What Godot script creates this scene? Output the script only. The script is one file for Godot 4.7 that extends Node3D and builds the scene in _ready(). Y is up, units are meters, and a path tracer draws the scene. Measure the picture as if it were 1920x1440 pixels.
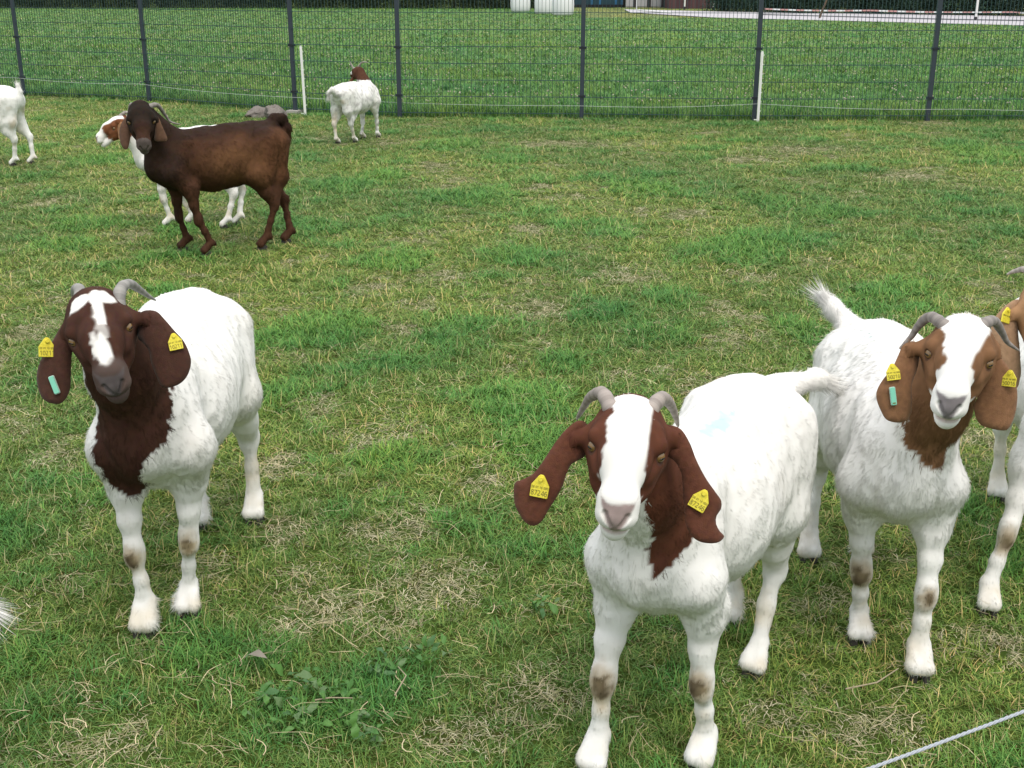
extends Node3D

# A grazed paddock with a small herd of goats, a wire mesh fence, and a hay field with a farm lane beyond it.
# Camera stands at the origin, 1.75 m up, looking along -z. Every goat is modelled in place, in metres.

var rng := RandomNumberGenerator.new()
var patch_noise := FastNoiseLite.new()
var fine_noise := FastNoiseLite.new()
var fur: StandardMaterial3D
var skin: StandardMaterial3D
var horn_material: StandardMaterial3D
var hoof_material: StandardMaterial3D
var eye_material: StandardMaterial3D
var pupil_material: StandardMaterial3D
var tag_yellow: StandardMaterial3D
var tag_ink: StandardMaterial3D
var tag_green: StandardMaterial3D
var names := {}


func _ready() -> void:
	rng.seed = 20231
	patch_noise.seed = 7
	patch_noise.frequency = 0.9
	patch_noise.fractal_octaves = 3
	fine_noise.seed = 11
	fine_noise.frequency = 28.0
	fine_noise.fractal_octaves = 2

	# camera
	var camera := Camera3D.new()
	camera.name = "camera"
	camera.fov = 36.24
	camera.near = 0.05
	camera.far = 600.0
	camera.position = Vector3(0, 1.75, 0)
	camera.rotation_degrees = Vector3(-18.82, 0, 0)
	add_child(camera)
	camera.current = true

	# overcast sky and a soft weak sun
	var sky_material := ProceduralSkyMaterial.new()
	sky_material.sky_top_color = Color(0.98, 0.99, 1.0)
	sky_material.sky_horizon_color = Color(0.70, 0.73, 0.76)
	sky_material.sky_curve = 0.35
	sky_material.ground_bottom_color = Color(0.25, 0.28, 0.2)
	sky_material.ground_horizon_color = Color(0.55, 0.58, 0.55)
	sky_material.sun_angle_max = 1.0
	var sky := Sky.new()
	sky.sky_material = sky_material
	var environment := Environment.new()
	environment.background_mode = Environment.BG_SKY
	environment.sky = sky
	environment.tonemap_mode = Environment.TONE_MAPPER_LINEAR
	environment.tonemap_exposure = EXPOSURE
	environment.sdfgi_enabled = true
	environment.ssao_enabled = true
	environment.ssil_enabled = true
	var world := WorldEnvironment.new()
	world.name = "world_environment"
	world.environment = environment
	add_child(world)
	var sun := DirectionalLight3D.new()
	sun.name = "sun"
	sun.light_energy = 0.45
	sun.light_angular_distance = 24.0
	sun.light_color = Color(1.0, 0.97, 0.93)
	sun.shadow_enabled = true
	sun.rotation_degrees = Vector3(-62, 25, 0)
	add_child(sun)

	make_materials()
	make_ground()
	make_fence()
	make_far_side()
	make_goats()
	make_grass()
	make_weeds()
	make_small_things()


const EXPOSURE := 1.62


# ---------------------------------------------------------------- names, tags, commits

func numbered(called: String) -> String:
	if not names.has(called):
		names[called] = 0
		return called
	names[called] += 1
	return "%s_%03d" % [called, names[called]]


func tag(o: Node3D, label: String, category: String, group := "", kind := "") -> void:
	if label != "":
		o.set_meta("label", label)
	if category != "":
		o.set_meta("category", category)
	if group != "":
		o.set_meta("group", group)
	if kind != "":
		o.set_meta("kind", kind)


func thing(called: String, at: Vector3, label: String, category: String, group := "") -> Node3D:
	var o := Node3D.new()
	o.name = numbered(called)
	add_child(o)
	o.position = at
	tag(o, label, category, group)
	return o


func part(called: String, mesh: Mesh, material: Material, parent: Node3D) -> MeshInstance3D:
	var o := MeshInstance3D.new()
	o.name = called
	o.mesh = mesh
	o.material_override = material
	parent.add_child(o, true)
	return o


func plain(called: String, mesh: Mesh, material: Material, label: String, category: String, group := "", kind := "") -> MeshInstance3D:
	var o := MeshInstance3D.new()
	o.name = numbered(called)
	o.mesh = mesh
	o.material_override = material
	add_child(o)
	tag(o, label, category, group, kind)
	return o


func paint(c: Color, rough := 0.8, metal := 0.0) -> StandardMaterial3D:
	# c holds linear base colour
	var m := StandardMaterial3D.new()
	m.albedo_color = c.linear_to_srgb()
	m.roughness = rough
	m.metallic = metal
	m.metallic_specular = 0.4
	return m


func arrays_mesh(v: PackedVector3Array, n: PackedVector3Array, c: PackedColorArray, idx: PackedInt32Array) -> ArrayMesh:
	var a := []
	a.resize(Mesh.ARRAY_MAX)
	a[Mesh.ARRAY_VERTEX] = v
	if n.size() > 0:
		a[Mesh.ARRAY_NORMAL] = n
	if c.size() > 0:
		a[Mesh.ARRAY_COLOR] = c
	if idx.size() > 0:
		a[Mesh.ARRAY_INDEX] = idx
	var m := ArrayMesh.new()
	m.add_surface_from_arrays(Mesh.PRIMITIVE_TRIANGLES, a)
	return m


func add_box(st: SurfaceTool, centre: Vector3, size: Vector3, basis := Basis.IDENTITY, col := Color.WHITE) -> void:
	var h := size * 0.5
	var faces := [[Vector3.RIGHT, Vector3.UP, Vector3.BACK], [Vector3.LEFT, Vector3.UP, Vector3.FORWARD], [Vector3.UP, Vector3.BACK, Vector3.RIGHT], [Vector3.DOWN, Vector3.FORWARD, Vector3.RIGHT], [Vector3.BACK, Vector3.UP, Vector3.LEFT], [Vector3.FORWARD, Vector3.UP, Vector3.RIGHT]]
	for f in faces:
		var n: Vector3 = f[0]
		var u: Vector3 = f[1]
		var w: Vector3 = n.cross(u)
		var q := [n - u - w, n + u - w, n + u + w, n - u + w]
		var p := []
		for k in 4:
			p.append(centre + basis * (q[k] * h))
		st.set_normal((basis * n).normalized())
		for k in [0, 2, 1, 0, 3, 2]:
			st.set_color(col)
			st.add_vertex(p[k])


func add_tube(st: SurfaceTool, pts: PackedVector3Array, radii: PackedFloat32Array, sides: int, col := Color.WHITE, rings := 0.0) -> void:
	var n := pts.size()
	var prev := Vector3.ZERO
	var ringsv := []
	for i in n:
		var t: Vector3 = (pts[mini(i + 1, n - 1)] - pts[maxi(i - 1, 0)]).normalized()
		var side: Vector3
		if i == 0:
			side = t.cross(Vector3.UP if absf(t.y) < 0.9 else Vector3.RIGHT).normalized()
		else:
			side = (prev - t * prev.dot(t)).normalized()
		prev = side
		var up := side.cross(t)
		var row := []
		for k in sides:
			var a := TAU * k / sides
			var d := side * cos(a) + up * sin(a)
			row.append([pts[i] + d * radii[i], d])
		ringsv.append(row)
	for i in n - 1:
		for k in sides:
			var k2 := (k + 1) % sides
			for e in [ringsv[i][k], ringsv[i][k2], ringsv[i + 1][k], ringsv[i][k2], ringsv[i + 1][k2], ringsv[i + 1][k]]:
				st.set_color(col)
				st.set_normal(e[1])
				st.add_vertex(e[0])
	for cap in [0, n - 1]:
		var t2: Vector3 = (pts[1] - pts[0]) if cap == 0 else (pts[n - 1] - pts[n - 2])
		t2 = t2.normalized() * (-1.0 if cap == 0 else 1.0)
		for k in sides:
			var k2 := (k + 1) % sides
			var a1: Vector3 = ringsv[cap][k][0]
			var b1: Vector3 = ringsv[cap][k2][0]
			st.set_normal(t2)
			st.set_color(col)
			var order := [pts[cap], b1, a1] if cap == 0 else [pts[cap], a1, b1]
			for e in order:
				st.set_color(col)
				st.set_normal(t2)
				st.add_vertex(e)


func begin() -> SurfaceTool:
	var st := SurfaceTool.new()
	st.begin(Mesh.PRIMITIVE_TRIANGLES)
	return st


func noise_texture(freq: float, lo: Color, hi: Color, seed_value: int, octaves := 4, mid := Color(0, 0, 0, 0)) -> NoiseTexture2D:
	var n := FastNoiseLite.new()
	n.seed = seed_value
	n.frequency = freq
	n.fractal_octaves = octaves
	var g := Gradient.new()
	g.set_color(0, lo)
	g.set_color(1, hi)
	if mid.a > 0.0:
		g.add_point(0.5, mid)
	var t := NoiseTexture2D.new()
	t.width = 512
	t.height = 512
	t.seamless = true
	t.noise = n
	t.color_ramp = g
	return t


func make_materials() -> void:
	fur = StandardMaterial3D.new()
	fur.vertex_color_use_as_albedo = true
	fur.roughness = 0.85
	fur.metallic_specular = 0.25
	skin = StandardMaterial3D.new()
	skin.vertex_color_use_as_albedo = true
	skin.roughness = 0.8
	skin.metallic_specular = 0.25
	var grain := FastNoiseLite.new()
	grain.seed = 5
	grain.frequency = 0.05
	var relief := NoiseTexture2D.new()
	relief.width = 256
	relief.height = 256
	relief.seamless = true
	relief.noise = grain
	relief.as_normal_map = true
	relief.bump_strength = 6.0
	skin.normal_enabled = true
	skin.normal_texture = relief
	skin.normal_scale = 0.5
	skin.uv1_triplanar = true
	skin.uv1_scale = Vector3(18, 18, 18)
	skin.rim_enabled = true
	skin.rim = 0.25
	skin.rim_tint = 0.6
	horn_material = StandardMaterial3D.new()
	horn_material.vertex_color_use_as_albedo = true
	horn_material.roughness = 0.55
	hoof_material = paint(Color(0.035, 0.032, 0.028), 0.6)
	eye_material = paint(Color(0.20, 0.115, 0.040), 0.12)
	eye_material.metallic_specular = 0.6
	pupil_material = paint(Color(0.008, 0.007, 0.006), 0.1)
	tag_yellow = paint(Color(1, 1, 1), 0.5)
	tag_yellow.albedo_texture = noise_texture(0.02, Color(0.80, 0.74, 0.20), Color(0.92, 0.87, 0.32), 41, 4)
	tag_yellow.uv1_triplanar = true
	tag_yellow.uv1_scale = Vector3(14, 14, 14)
	tag_ink = paint(Color(0.16, 0.14, 0.03), 0.7)
	tag_green = paint(Color(0.20, 0.56, 0.42), 0.5)


# ---------------------------------------------------------------- goats: a field of tapered capsules meshed as surface nets

class Field:
	var a := PackedVector3Array()
	var ab := PackedVector3Array()
	var il := PackedFloat32Array()
	var ra := PackedFloat32Array()
	var rd := PackedFloat32Array()
	var iw := PackedFloat32Array()
	var kk := PackedFloat32Array()
	var cut := PackedInt32Array()  # 1: carved away
	var lo := Vector3(1e9, 1e9, 1e9)
	var hi := Vector3(-1e9, -1e9, -1e9)
	var right := Vector3.RIGHT   # the goat's own sideways axis, for widened trunk bones

	func bone(p: Vector3, q: Vector3, r1: float, r2: float, k := 0.05, wide := 1.0, carve := false) -> void:
		a.append(p)
		ab.append(q - p)
		il.append(1.0 / maxf((q - p).length_squared(), 1e-9))
		ra.append(r1)
		rd.append(r2 - r1)
		iw.append(1.0 - 1.0 / wide)
		kk.append(k)
		cut.append(1 if carve else 0)
		if not carve:
			var r := maxf(r1, r2) * maxf(wide, 1.0) + 0.03
			var rr := Vector3(r, r, r)
			lo = lo.min(p.min(q) - rr)
			hi = hi.max(p.max(q) + rr)

	func one(p: Vector3, i: int) -> float:
		var ap := p - a[i]
		if iw[i] != 0.0:
			ap -= right * (ap.dot(right) * iw[i])
		var t := clampf(ap.dot(ab[i]) * il[i], 0.0, 1.0)
		return (ap - ab[i] * t).length() - ra[i] - rd[i] * t

	func at(p: Vector3, ids: PackedInt32Array) -> float:
		var d := 1.0e3
		var cd := 1.0e3
		for i in ids:
			var ap := p - a[i]
			if iw[i] != 0.0:
				ap -= right * (ap.dot(right) * iw[i])
			var t := clampf(ap.dot(ab[i]) * il[i], 0.0, 1.0)
			var e := (ap - ab[i] * t).length() - ra[i] - rd[i] * t
			if cut[i] == 1:
				cd = minf(cd, e)
				continue
			var k := kk[i]
			var h := maxf(k - absf(d - e), 0.0)
			d = minf(d, e) - h * h / k * 0.25
		if cd < 0.02:
			var h2 := maxf(0.005 - absf(d + cd), 0.0)
			d = maxf(d, -cd) + h2 * h2 / 0.005 * 0.25
		return d

	func all_ids() -> PackedInt32Array:
		var r := PackedInt32Array()
		for i in a.size():
			r.append(i)
		return r


func surface(fld: Field, lo: Vector3, hi: Vector3, h: float, inside_c: Vector3, inside_r: float, keep_inside: bool) -> Dictionary:
	# surface nets over the active blocks only; keeps the cells inside (or outside) a sphere
	const B := 5
	var bs := h * B
	var nb := Vector3i(ceili((hi.x - lo.x) / bs), ceili((hi.y - lo.y) / bs), ceili((hi.z - lo.z) / bs))
	var nx := nb.x * B + 1
	var ny := nb.y * B + 1
	var nz := nb.z * B + 1
	var grid := PackedFloat32Array()
	grid.resize(nx * ny * nz)
	grid.fill(9.0)
	var half := bs * 0.5 * 1.7321
	var blocks := []
	var count := fld.a.size()
	var ds := PackedFloat32Array()
	ds.resize(count)
	const S := 3
	var big_half := bs * S * 0.5 * 1.7321
	var order := []
	for sz0 in ceili(nb.z / float(S)):
		for sy0 in ceili(nb.y / float(S)):
			for sx0 in ceili(nb.x / float(S)):
				var cc := lo + Vector3(sx0 + 0.5, sy0 + 0.5, sz0 + 0.5) * bs * S
				if inside_r > 0.0:
					var dcc := (cc - inside_c).length()
					if keep_inside and dcc > inside_r + big_half + h:
						continue
					if not keep_inside and dcc < inside_r - big_half - h * 2.0:
						continue
				var mm := 1e3
				for i in count:
					var e := fld.one(cc, i)
					ds[i] = e
					if fld.cut[i] == 0 and e < mm:
						mm = e
				if mm > big_half + 0.05 or mm < -big_half * 1.6 - 0.09:
					continue
				var few := PackedInt32Array()
				for i in count:
					if ds[i] < mm + big_half * 2.0 + fld.kk[i] + 0.01:
						few.append(i)
				for kz in S:
					for ky in S:
						for kx in S:
							if sx0 * S + kx < nb.x and sy0 * S + ky < nb.y and sz0 * S + kz < nb.z:
								order.append([sx0 * S + kx, sy0 * S + ky, sz0 * S + kz, few])
	for job in order:
				var bx: int = job[0]
				var by: int = job[1]
				var bz: int = job[2]
				var near: PackedInt32Array = job[3]
				var c := lo + Vector3(bx + 0.5, by + 0.5, bz + 0.5) * bs
				if inside_r > 0.0:
					var dc := (c - inside_c).length()
					if keep_inside and dc > inside_r + half + h:
						continue
					if not keep_inside and dc < inside_r - half - h * 2.0:
						continue
				var m := 1e3
				for i in near:
					var e := fld.one(c, i)
					ds[i] = e
					if fld.cut[i] == 0 and e < m:
						m = e
				if m > half + 0.05 or m < -half * 1.6 - 0.09:
					continue
				var ids := PackedInt32Array()
				for i in near:
					if ds[i] < m + half * 2.0 + fld.kk[i] + 0.004:
						ids.append(i)
				var d0 := fld.at(c, ids)
				if absf(d0) > half * 1.35:
					continue
				blocks.append([bx, by, bz, ids])
				for k in B + 1:
					var iz := bz * B + k
					for j in B + 1:
						var iy := by * B + j
						var row := (iz * ny + iy) * nx + bx * B
						for i in B + 1:
							if grid[row + i] == 9.0:
								grid[row + i] = fld.at(lo + Vector3(bx * B + i, iy, iz) * h, ids)
	var vid := PackedInt32Array()
	vid.resize(nx * ny * nz)
	vid.fill(-1)
	var vs := PackedVector3Array()
	var ns := PackedVector3Array()
	var idx := PackedInt32Array()
	var off := [0, 1, nx, nx + 1, nx * ny, nx * ny + 1, nx * ny + nx, nx * ny + nx + 1]
	var edges := [[0, 1], [2, 3], [4, 5], [6, 7], [0, 2], [1, 3], [4, 6], [5, 7], [0, 4], [1, 5], [2, 6], [3, 7]]
	var corner := [Vector3(0, 0, 0), Vector3(1, 0, 0), Vector3(0, 1, 0), Vector3(1, 1, 0), Vector3(0, 0, 1), Vector3(1, 0, 1), Vector3(0, 1, 1), Vector3(1, 1, 1)]
	var eps := h * 0.4
	var cells := PackedInt32Array()
	var g := PackedFloat32Array()
	g.resize(8)
	for b in blocks:
		var ids: PackedInt32Array = b[3]
		for k in B:
			for j in B:
				for i in B:
					var x: int = b[0] * B + i
					var y: int = b[1] * B + j
					var z: int = b[2] * B + k
					var at := (z * ny + y) * nx + x
					var neg := 0
					for q in 8:
						g[q] = grid[at + off[q]]
						if g[q] < 0.0:
							neg += 1
					if neg == 0 or neg == 8:
						continue
					var sum := Vector3.ZERO
					var n := 0
					for e in edges:
						var u: float = g[e[0]]
						var w: float = g[e[1]]
						if (u < 0.0) != (w < 0.0):
							var t := u / (u - w)
							sum += corner[e[0]] + (corner[e[1]] - corner[e[0]]) * t
							n += 1
					var p := lo + (Vector3(x, y, z) + sum / n) * h
					var f0 := fld.at(p, ids)
					var gr := Vector3(fld.at(p + Vector3(eps, 0, 0), ids) - f0, fld.at(p + Vector3(0, eps, 0), ids) - f0, fld.at(p + Vector3(0, 0, eps), ids) - f0).normalized()
					p -= gr * f0
					vid[at] = vs.size()
					vs.append(p)
					ns.append(gr)
					cells.append(at)
	var sx := 1
	var sy := nx
	var sz := nx * ny
	for cell in cells:
		var at: int = cell
		var s0 := grid[at] < 0.0
		var v0 := vid[at]
		if inside_r > 0.0:
			var inside := (vs[v0] - inside_c).length() < (inside_r if keep_inside else inside_r - 0.012)
			if inside != keep_inside:
				continue
		for axis in 3:
			var da: int = [sx, sy, sz][axis]
			var db: int = [sy, sz, sx][axis]
			var dc: int = [sz, sx, sy][axis]
			var s1 := grid[at + da] < 0.0
			if s0 == s1 or at - db - dc < 0:
				continue
			var q1 := vid[at - db]
			var q2 := vid[at - db - dc]
			var q3 := vid[at - dc]
			if q1 < 0 or q2 < 0 or q3 < 0:
				continue
			if s0:
				idx.append_array(PackedInt32Array([v0, q2, q1, v0, q3, q2]))
			else:
				idx.append_array(PackedInt32Array([v0, q1, q2, v0, q2, q3]))
	return {"v": vs, "n": ns, "i": idx}


# A goat is described by a dictionary:
#   base (ground point), yaw (degrees, 0 faces +z), size, feet (four ground points fl, fr, hl, hr in world, "l" = the goat's left),
#   head (origin), nose (direction of the nose), crown (up of the head), tail (points), coat (name), cell (mesh cell in metres)
var herd := []
var jobs := []


func goat(d: Dictionary) -> void:
	herd.append(d)


var next_job := 0
var gate := Mutex.new()


func run_jobs() -> void:
	while true:
		gate.lock()
		var i := next_job
		next_job += 1
		gate.unlock()
		if i >= jobs.size():
			return
		var j: Array = jobs[i]
		j[7] = surface(j[0], j[1], j[2], j[3], j[4], j[5], j[6])


func raise_herd() -> void:
	for d in herd:
		lay_out(d)
	var crew := []
	for k in 4:
		var worker := Thread.new()
		worker.start(run_jobs)
		crew.append(worker)
	for worker in crew:
		worker.wait_to_finish()
	for d in herd:
		finish(d)


func lay_out(d: Dictionary) -> void:
	var base: Vector3 = d.base
	var yaw := deg_to_rad(d.yaw)
	var s: float = d.get("size", 1.0)
	var body_frame := Transform3D(Basis(Vector3.UP, yaw), Vector3.ZERO)
	var fwd := body_frame.basis.z
	var left := body_frame.basis.x
	var fld := Field.new()
	fld.right = left
	var L := func(x: float, y: float, z: float) -> Vector3: return body_frame * Vector3(x * s, y * s, z * s)
	var fat: float = d.get("fat", 1.0)
	# trunk: deep chest, barrel, tucked-up flank, croup
	fld.bone(L.call(0, 0.590, 0.25), L.call(0, 0.580, 0.04), 0.138 * s, 0.168 * s, 0.065, 0.74 * fat)
	fld.bone(L.call(0, 0.580, 0.04), L.call(0, 0.610, -0.24), 0.174 * s, 0.148 * s, 0.08, 0.96 * fat)
	fld.bone(L.call(0, 0.548, 0.02), L.call(0, 0.548, -0.15), 0.150 * s, 0.142 * s, 0.08, 1.10 * fat)
	fld.bone(L.call(0, 0.625, -0.24), L.call(0, 0.650, -0.38), 0.136 * s, 0.112 * s, 0.08, 1.0)
	fld.bone(L.call(0, 0.700, 0.20), L.call(0, 0.722, -0.10), 0.045 * s, 0.045 * s, 0.08)
	fld.bone(L.call(0, 0.722, -0.10), L.call(0, 0.738, -0.33), 0.045 * s, 0.045 * s, 0.08)
	fld.bone(L.call(0, 0.525, 0.34), L.call(0, 0.455, 0.27), 0.068 * s, 0.050 * s, 0.07)
	fld.bone(L.call(0, 0.58, 0.34), L.call(0, 0.63, 0.32), 0.080 * s, 0.088 * s, 0.07)
	if d.get("udder", false):
		fld.bone(L.call(0, 0.44, -0.30), L.call(0, 0.39, -0.29), 0.075 * s, 0.05 * s, 0.05)
	for side in [1.0, -1.0]:
		# shoulder blade, haunch, back of the thigh, hip bone
		fld.bone(L.call(0.058 * side, 0.685, 0.19), L.call(0.088 * side, 0.53, 0.30), 0.050 * s, 0.062 * s, 0.04)
		fld.bone(L.call(0.085 * side, 0.655, -0.33), L.call(0.112 * side, 0.48, -0.27), 0.098 * s, 0.080 * s, 0.06)
		fld.bone(L.call(0.075 * side, 0.66, -0.41), L.call(0.100 * side, 0.45, -0.39), 0.062 * s, 0.048 * s, 0.05)
		fld.bone(L.call(0.085 * side, 0.718, -0.24), L.call(0.08 * side, 0.705, -0.30), 0.030 * s, 0.036 * s, 0.04)
	# legs
	var feet := [d.feet[0] - base, d.feet[1] - base, d.feet[2] - base, d.feet[3] - base]
	for k in 4:
		var side := 1.0 if k % 2 == 0 else -1.0
		var foot: Vector3 = feet[k]
		var fetlock := foot + Vector3(0, 0.085 * s, 0) - fwd * 0.022 * s
		if k < 2:
			var arm: Vector3 = L.call(0.094 * side, 0.52, 0.285)
			var elbow: Vector3 = L.call(0.094 * side, 0.41, 0.245).lerp(foot + Vector3(0, 0.41 * s, 0), 0.35)
			var knee := elbow.lerp(fetlock, 0.54) + fwd * 0.016 * s
			var fore := elbow.lerp(knee, 0.5)
			fld.bone(arm, elbow, 0.066 * s, 0.043 * s, 0.045)
			fld.bone(elbow - fwd * 0.02 * s + Vector3(0, 0.02 * s, 0), fore, 0.042 * s, 0.0295 * s, 0.045)
			fld.bone(fore, knee, 0.0290 * s, 0.0225 * s, 0.02)
			fld.bone(knee + Vector3(0, 0.020, 0) * s, knee - Vector3(0, 0.018, 0) * s + fwd * 0.003 * s, 0.0245 * s, 0.0238 * s, 0.016)
			fld.bone(knee, knee.lerp(fetlock, 0.55), 0.0210 * s, 0.0172 * s, 0.02)
			fld.bone(knee.lerp(fetlock, 0.55), fetlock, 0.0172 * s, 0.0230 * s, 0.02)
		else:
			var stifle: Vector3 = L.call(0.118 * side, 0.47, -0.255).lerp(foot + Vector3(0, 0.47 * s, 0.0) + fwd * 0.09 * s, 0.25)
			var hock := stifle.lerp(fetlock, 0.50) - fwd * 0.085 * s
			fld.bone(stifle, stifle.lerp(hock, 0.55), 0.074 * s, 0.044 * s, 0.05)
			fld.bone(L.call(0.100 * side, 0.45, -0.39), hock, 0.044 * s, 0.020 * s, 0.05)
			fld.bone(stifle.lerp(hock, 0.55), hock, 0.043 * s, 0.0275 * s, 0.03)
			fld.bone(hock + Vector3(0, 0.015, 0) * s - fwd * 0.012 * s, hock - Vector3(0, 0.02, 0) * s, 0.021 * s, 0.0265 * s, 0.015)
			fld.bone(hock, hock.lerp(fetlock, 0.5), 0.0240 * s, 0.0188 * s, 0.02)
			fld.bone(hock.lerp(fetlock, 0.5), fetlock, 0.0188 * s, 0.0238 * s, 0.02)
		# pastern flares over the two claws
		var toe := foot + fwd * 0.022 * s + Vector3(0, 0.042 * s, 0)
		for c in [1.0, -1.0]:
			fld.bone(fetlock + left * 0.006 * c * s, toe + left * 0.0145 * c * s, 0.0215 * s, 0.0225 * s, 0.010)
		fld.bone(fetlock - fwd * 0.02 * s, fetlock - fwd * 0.03 * s - Vector3(0, 0.012 * s, 0), 0.014 * s, 0.011 * s, 0.02)
	# neck
	var ho: Vector3 = d.head - base
	var hz: Vector3 = d.nose.normalized()
	var hx: Vector3 = d.crown.cross(hz).normalized()
	var hy := hz.cross(hx).normalized()
	var hs: float = d.get("head_size", s)
	var head_frame := Transform3D(Basis(hx, hy, hz).scaled(Vector3(hs, hs, hs)), ho)
	var H := func(x: float, y: float, z: float) -> Vector3: return head_frame * Vector3(x, y, z)
	var throat: Vector3 = H.call(0, -0.035, -0.045)
	var neck_r: float = d.get("neck", 1.0) * s
	var neck_low: Vector3 = L.call(0, 0.60, 0.27)
	var neck_mid: Vector3 = neck_low.lerp(throat, 0.55) + Vector3(0, 0.0, 0) + fwd * 0.015 * s
	fld.bone(neck_low, neck_mid, 0.108 * neck_r, 0.080 * neck_r, 0.055)
	fld.bone(neck_mid, throat, 0.080 * neck_r, 0.061 * neck_r, 0.045)
	fld.bone(L.call(0, 0.69, 0.22), H.call(0, 0.0, -0.07), 0.065 * s, 0.050 * s, 0.07)
	# head
	fld.bone(H.call(0, 0.012, -0.045), H.call(0, 0.014, 0.0), 0.060 * hs, 0.060 * hs, 0.025)
	fld.bone(H.call(0, 0.020, 0.0), H.call(0, 0.022, 0.075), 0.057 * hs, 0.045 * hs, 0.025)
	fld.bone(H.call(0, 0.020, 0.075), H.call(0, -0.004, 0.155), 0.045 * hs, 0.031 * hs, 0.025)
	fld.bone(H.call(0.009, -0.012, 0.158), H.call(0.011, -0.028, 0.171), 0.0300 * hs, 0.0290 * hs, 0.018)
	fld.bone(H.call(-0.009, -0.012, 0.158), H.call(-0.011, -0.028, 0.171), 0.0300 * hs, 0.0290 * hs, 0.018)
	fld.bone(H.call(0, -0.064, 0.140), H.call(0, -0.069, 0.1655), 0.0250 * hs, 0.0235 * hs, 0.012)
	for c in [1.0, -1.0]:
		fld.bone(H.call(0.034 * c, -0.036, -0.015), H.call(0.026 * c, -0.042, 0.055), 0.046 * hs, 0.036 * hs, 0.025)
		fld.bone(H.call(0.022 * c, -0.050, 0.05), H.call(0.008 * c, -0.066, 0.15), 0.030 * hs, 0.018 * hs, 0.018)
		fld.bone(H.call(0.046 * c, 0.028, 0.004), H.call(0.058 * c, 0.025, 0.020), 0.024 * hs, 0.0185 * hs, 0.016)   # brow
		fld.bone(H.call(0.054 * c, -0.012, 0.026), H.call(0.040 * c, -0.014, 0.07), 0.0185 * hs, 0.016 * hs, 0.016)  # cheek bone
		fld.bone(H.call(0.072 * c, 0.0070, 0.036), H.call(0.084 * c, 0.0075, 0.048), 0.0108 * hs, 0.0132 * hs, 0.01, 1.0, true)  # eye socket
		fld.bone(H.call(0.0090 * c, -0.033, 0.2025), H.call(0.0215 * c, -0.013, 0.1935), 0.0035 * hs, 0.0058 * hs, 0.01, 1.0, true)  # nostril
		fld.bone(H.call(0.0, -0.0570, 0.1935), H.call(0.026 * c, -0.055, 0.178), 0.0032 * hs, 0.0030 * hs, 0.01, 1.0, true)  # mouth
		fld.bone(H.call(0.026 * c, -0.055, 0.178), H.call(0.036 * c, -0.051, 0.146), 0.0038 * hs, 0.002 * hs, 0.01, 1.0, true)
		fld.bone(H.call(0.0, -0.040, 0.2025), H.call(0.0, -0.056, 0.199), 0.0022 * hs, 0.0022 * hs, 0.01, 1.0, true)  # split lip
	var ear_frame := ear_axes(d)
	for e in d.get("ears", []):
		var sgn := signf(e.outline[0].x)
		var rx: float = e.get("root_x", 0.08)
		var jx := sgn * (rx + 0.014)
		var jy: float = e.get("root_y", 0.018)
		var bend: float = e.get("bend", 0.02)
		var jp: Vector3 = (d.eyes_mid as Vector3) - base + ear_frame * Vector3(jx, jy, ear_depth(jx, jy, bend, rx) - e.get("back", 0.05))
		fld.bone(H.call(0.040 * sgn, 0.0, -0.030), jp, 0.026 * hs, 0.0125 * hs, 0.03)
		fld.bone(jp, jp + ear_frame * Vector3(sgn * 0.012, -0.018, 0.002), 0.0115 * hs, 0.006 * hs, 0.015)
	# tail
	var tail: Array = d.tail
	for i in tail.size() - 1:
		var p1: Vector3 = tail[i] - base
		var p2: Vector3 = tail[i + 1] - base
		var r1 := lerpf(0.034, 0.016, float(i) / (tail.size() - 1)) * s
		var r2 := lerpf(0.034, 0.016, float(i + 1) / (tail.size() - 1)) * s
		fld.bone(p1, p2, r1, r2, 0.03)
	fld.bone(L.call(0, 0.69, -0.40), tail[0] - base, 0.055 * s, 0.036 * s, 0.05)

	# mesh: the body on a coarse grid, the head on a fine one, joined into one surface
	var cell: float = d.cell
	var hc: Vector3 = H.call(0, -0.02, 0.06)
	var hr := 0.17 * hs
	var head_cell: float = d.get("head_cell", 0.0)
	d.first_job = jobs.size()
	if head_cell > 0.0:
		jobs.append([fld, hc - Vector3.ONE * (hr + 0.01), hc + Vector3.ONE * (hr + 0.01), head_cell, hc, hr, true, {}])
		jobs.append([fld, fld.lo, fld.hi, cell, hc, hr, false, {}])
	else:
		jobs.append([fld, fld.lo, fld.hi, cell, Vector3.ZERO, 0.0, false, {}])
	d.last_job = jobs.size()
	d.body_frame = body_frame
	d.head_frame = head_frame
	d.feet_local = feet


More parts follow.
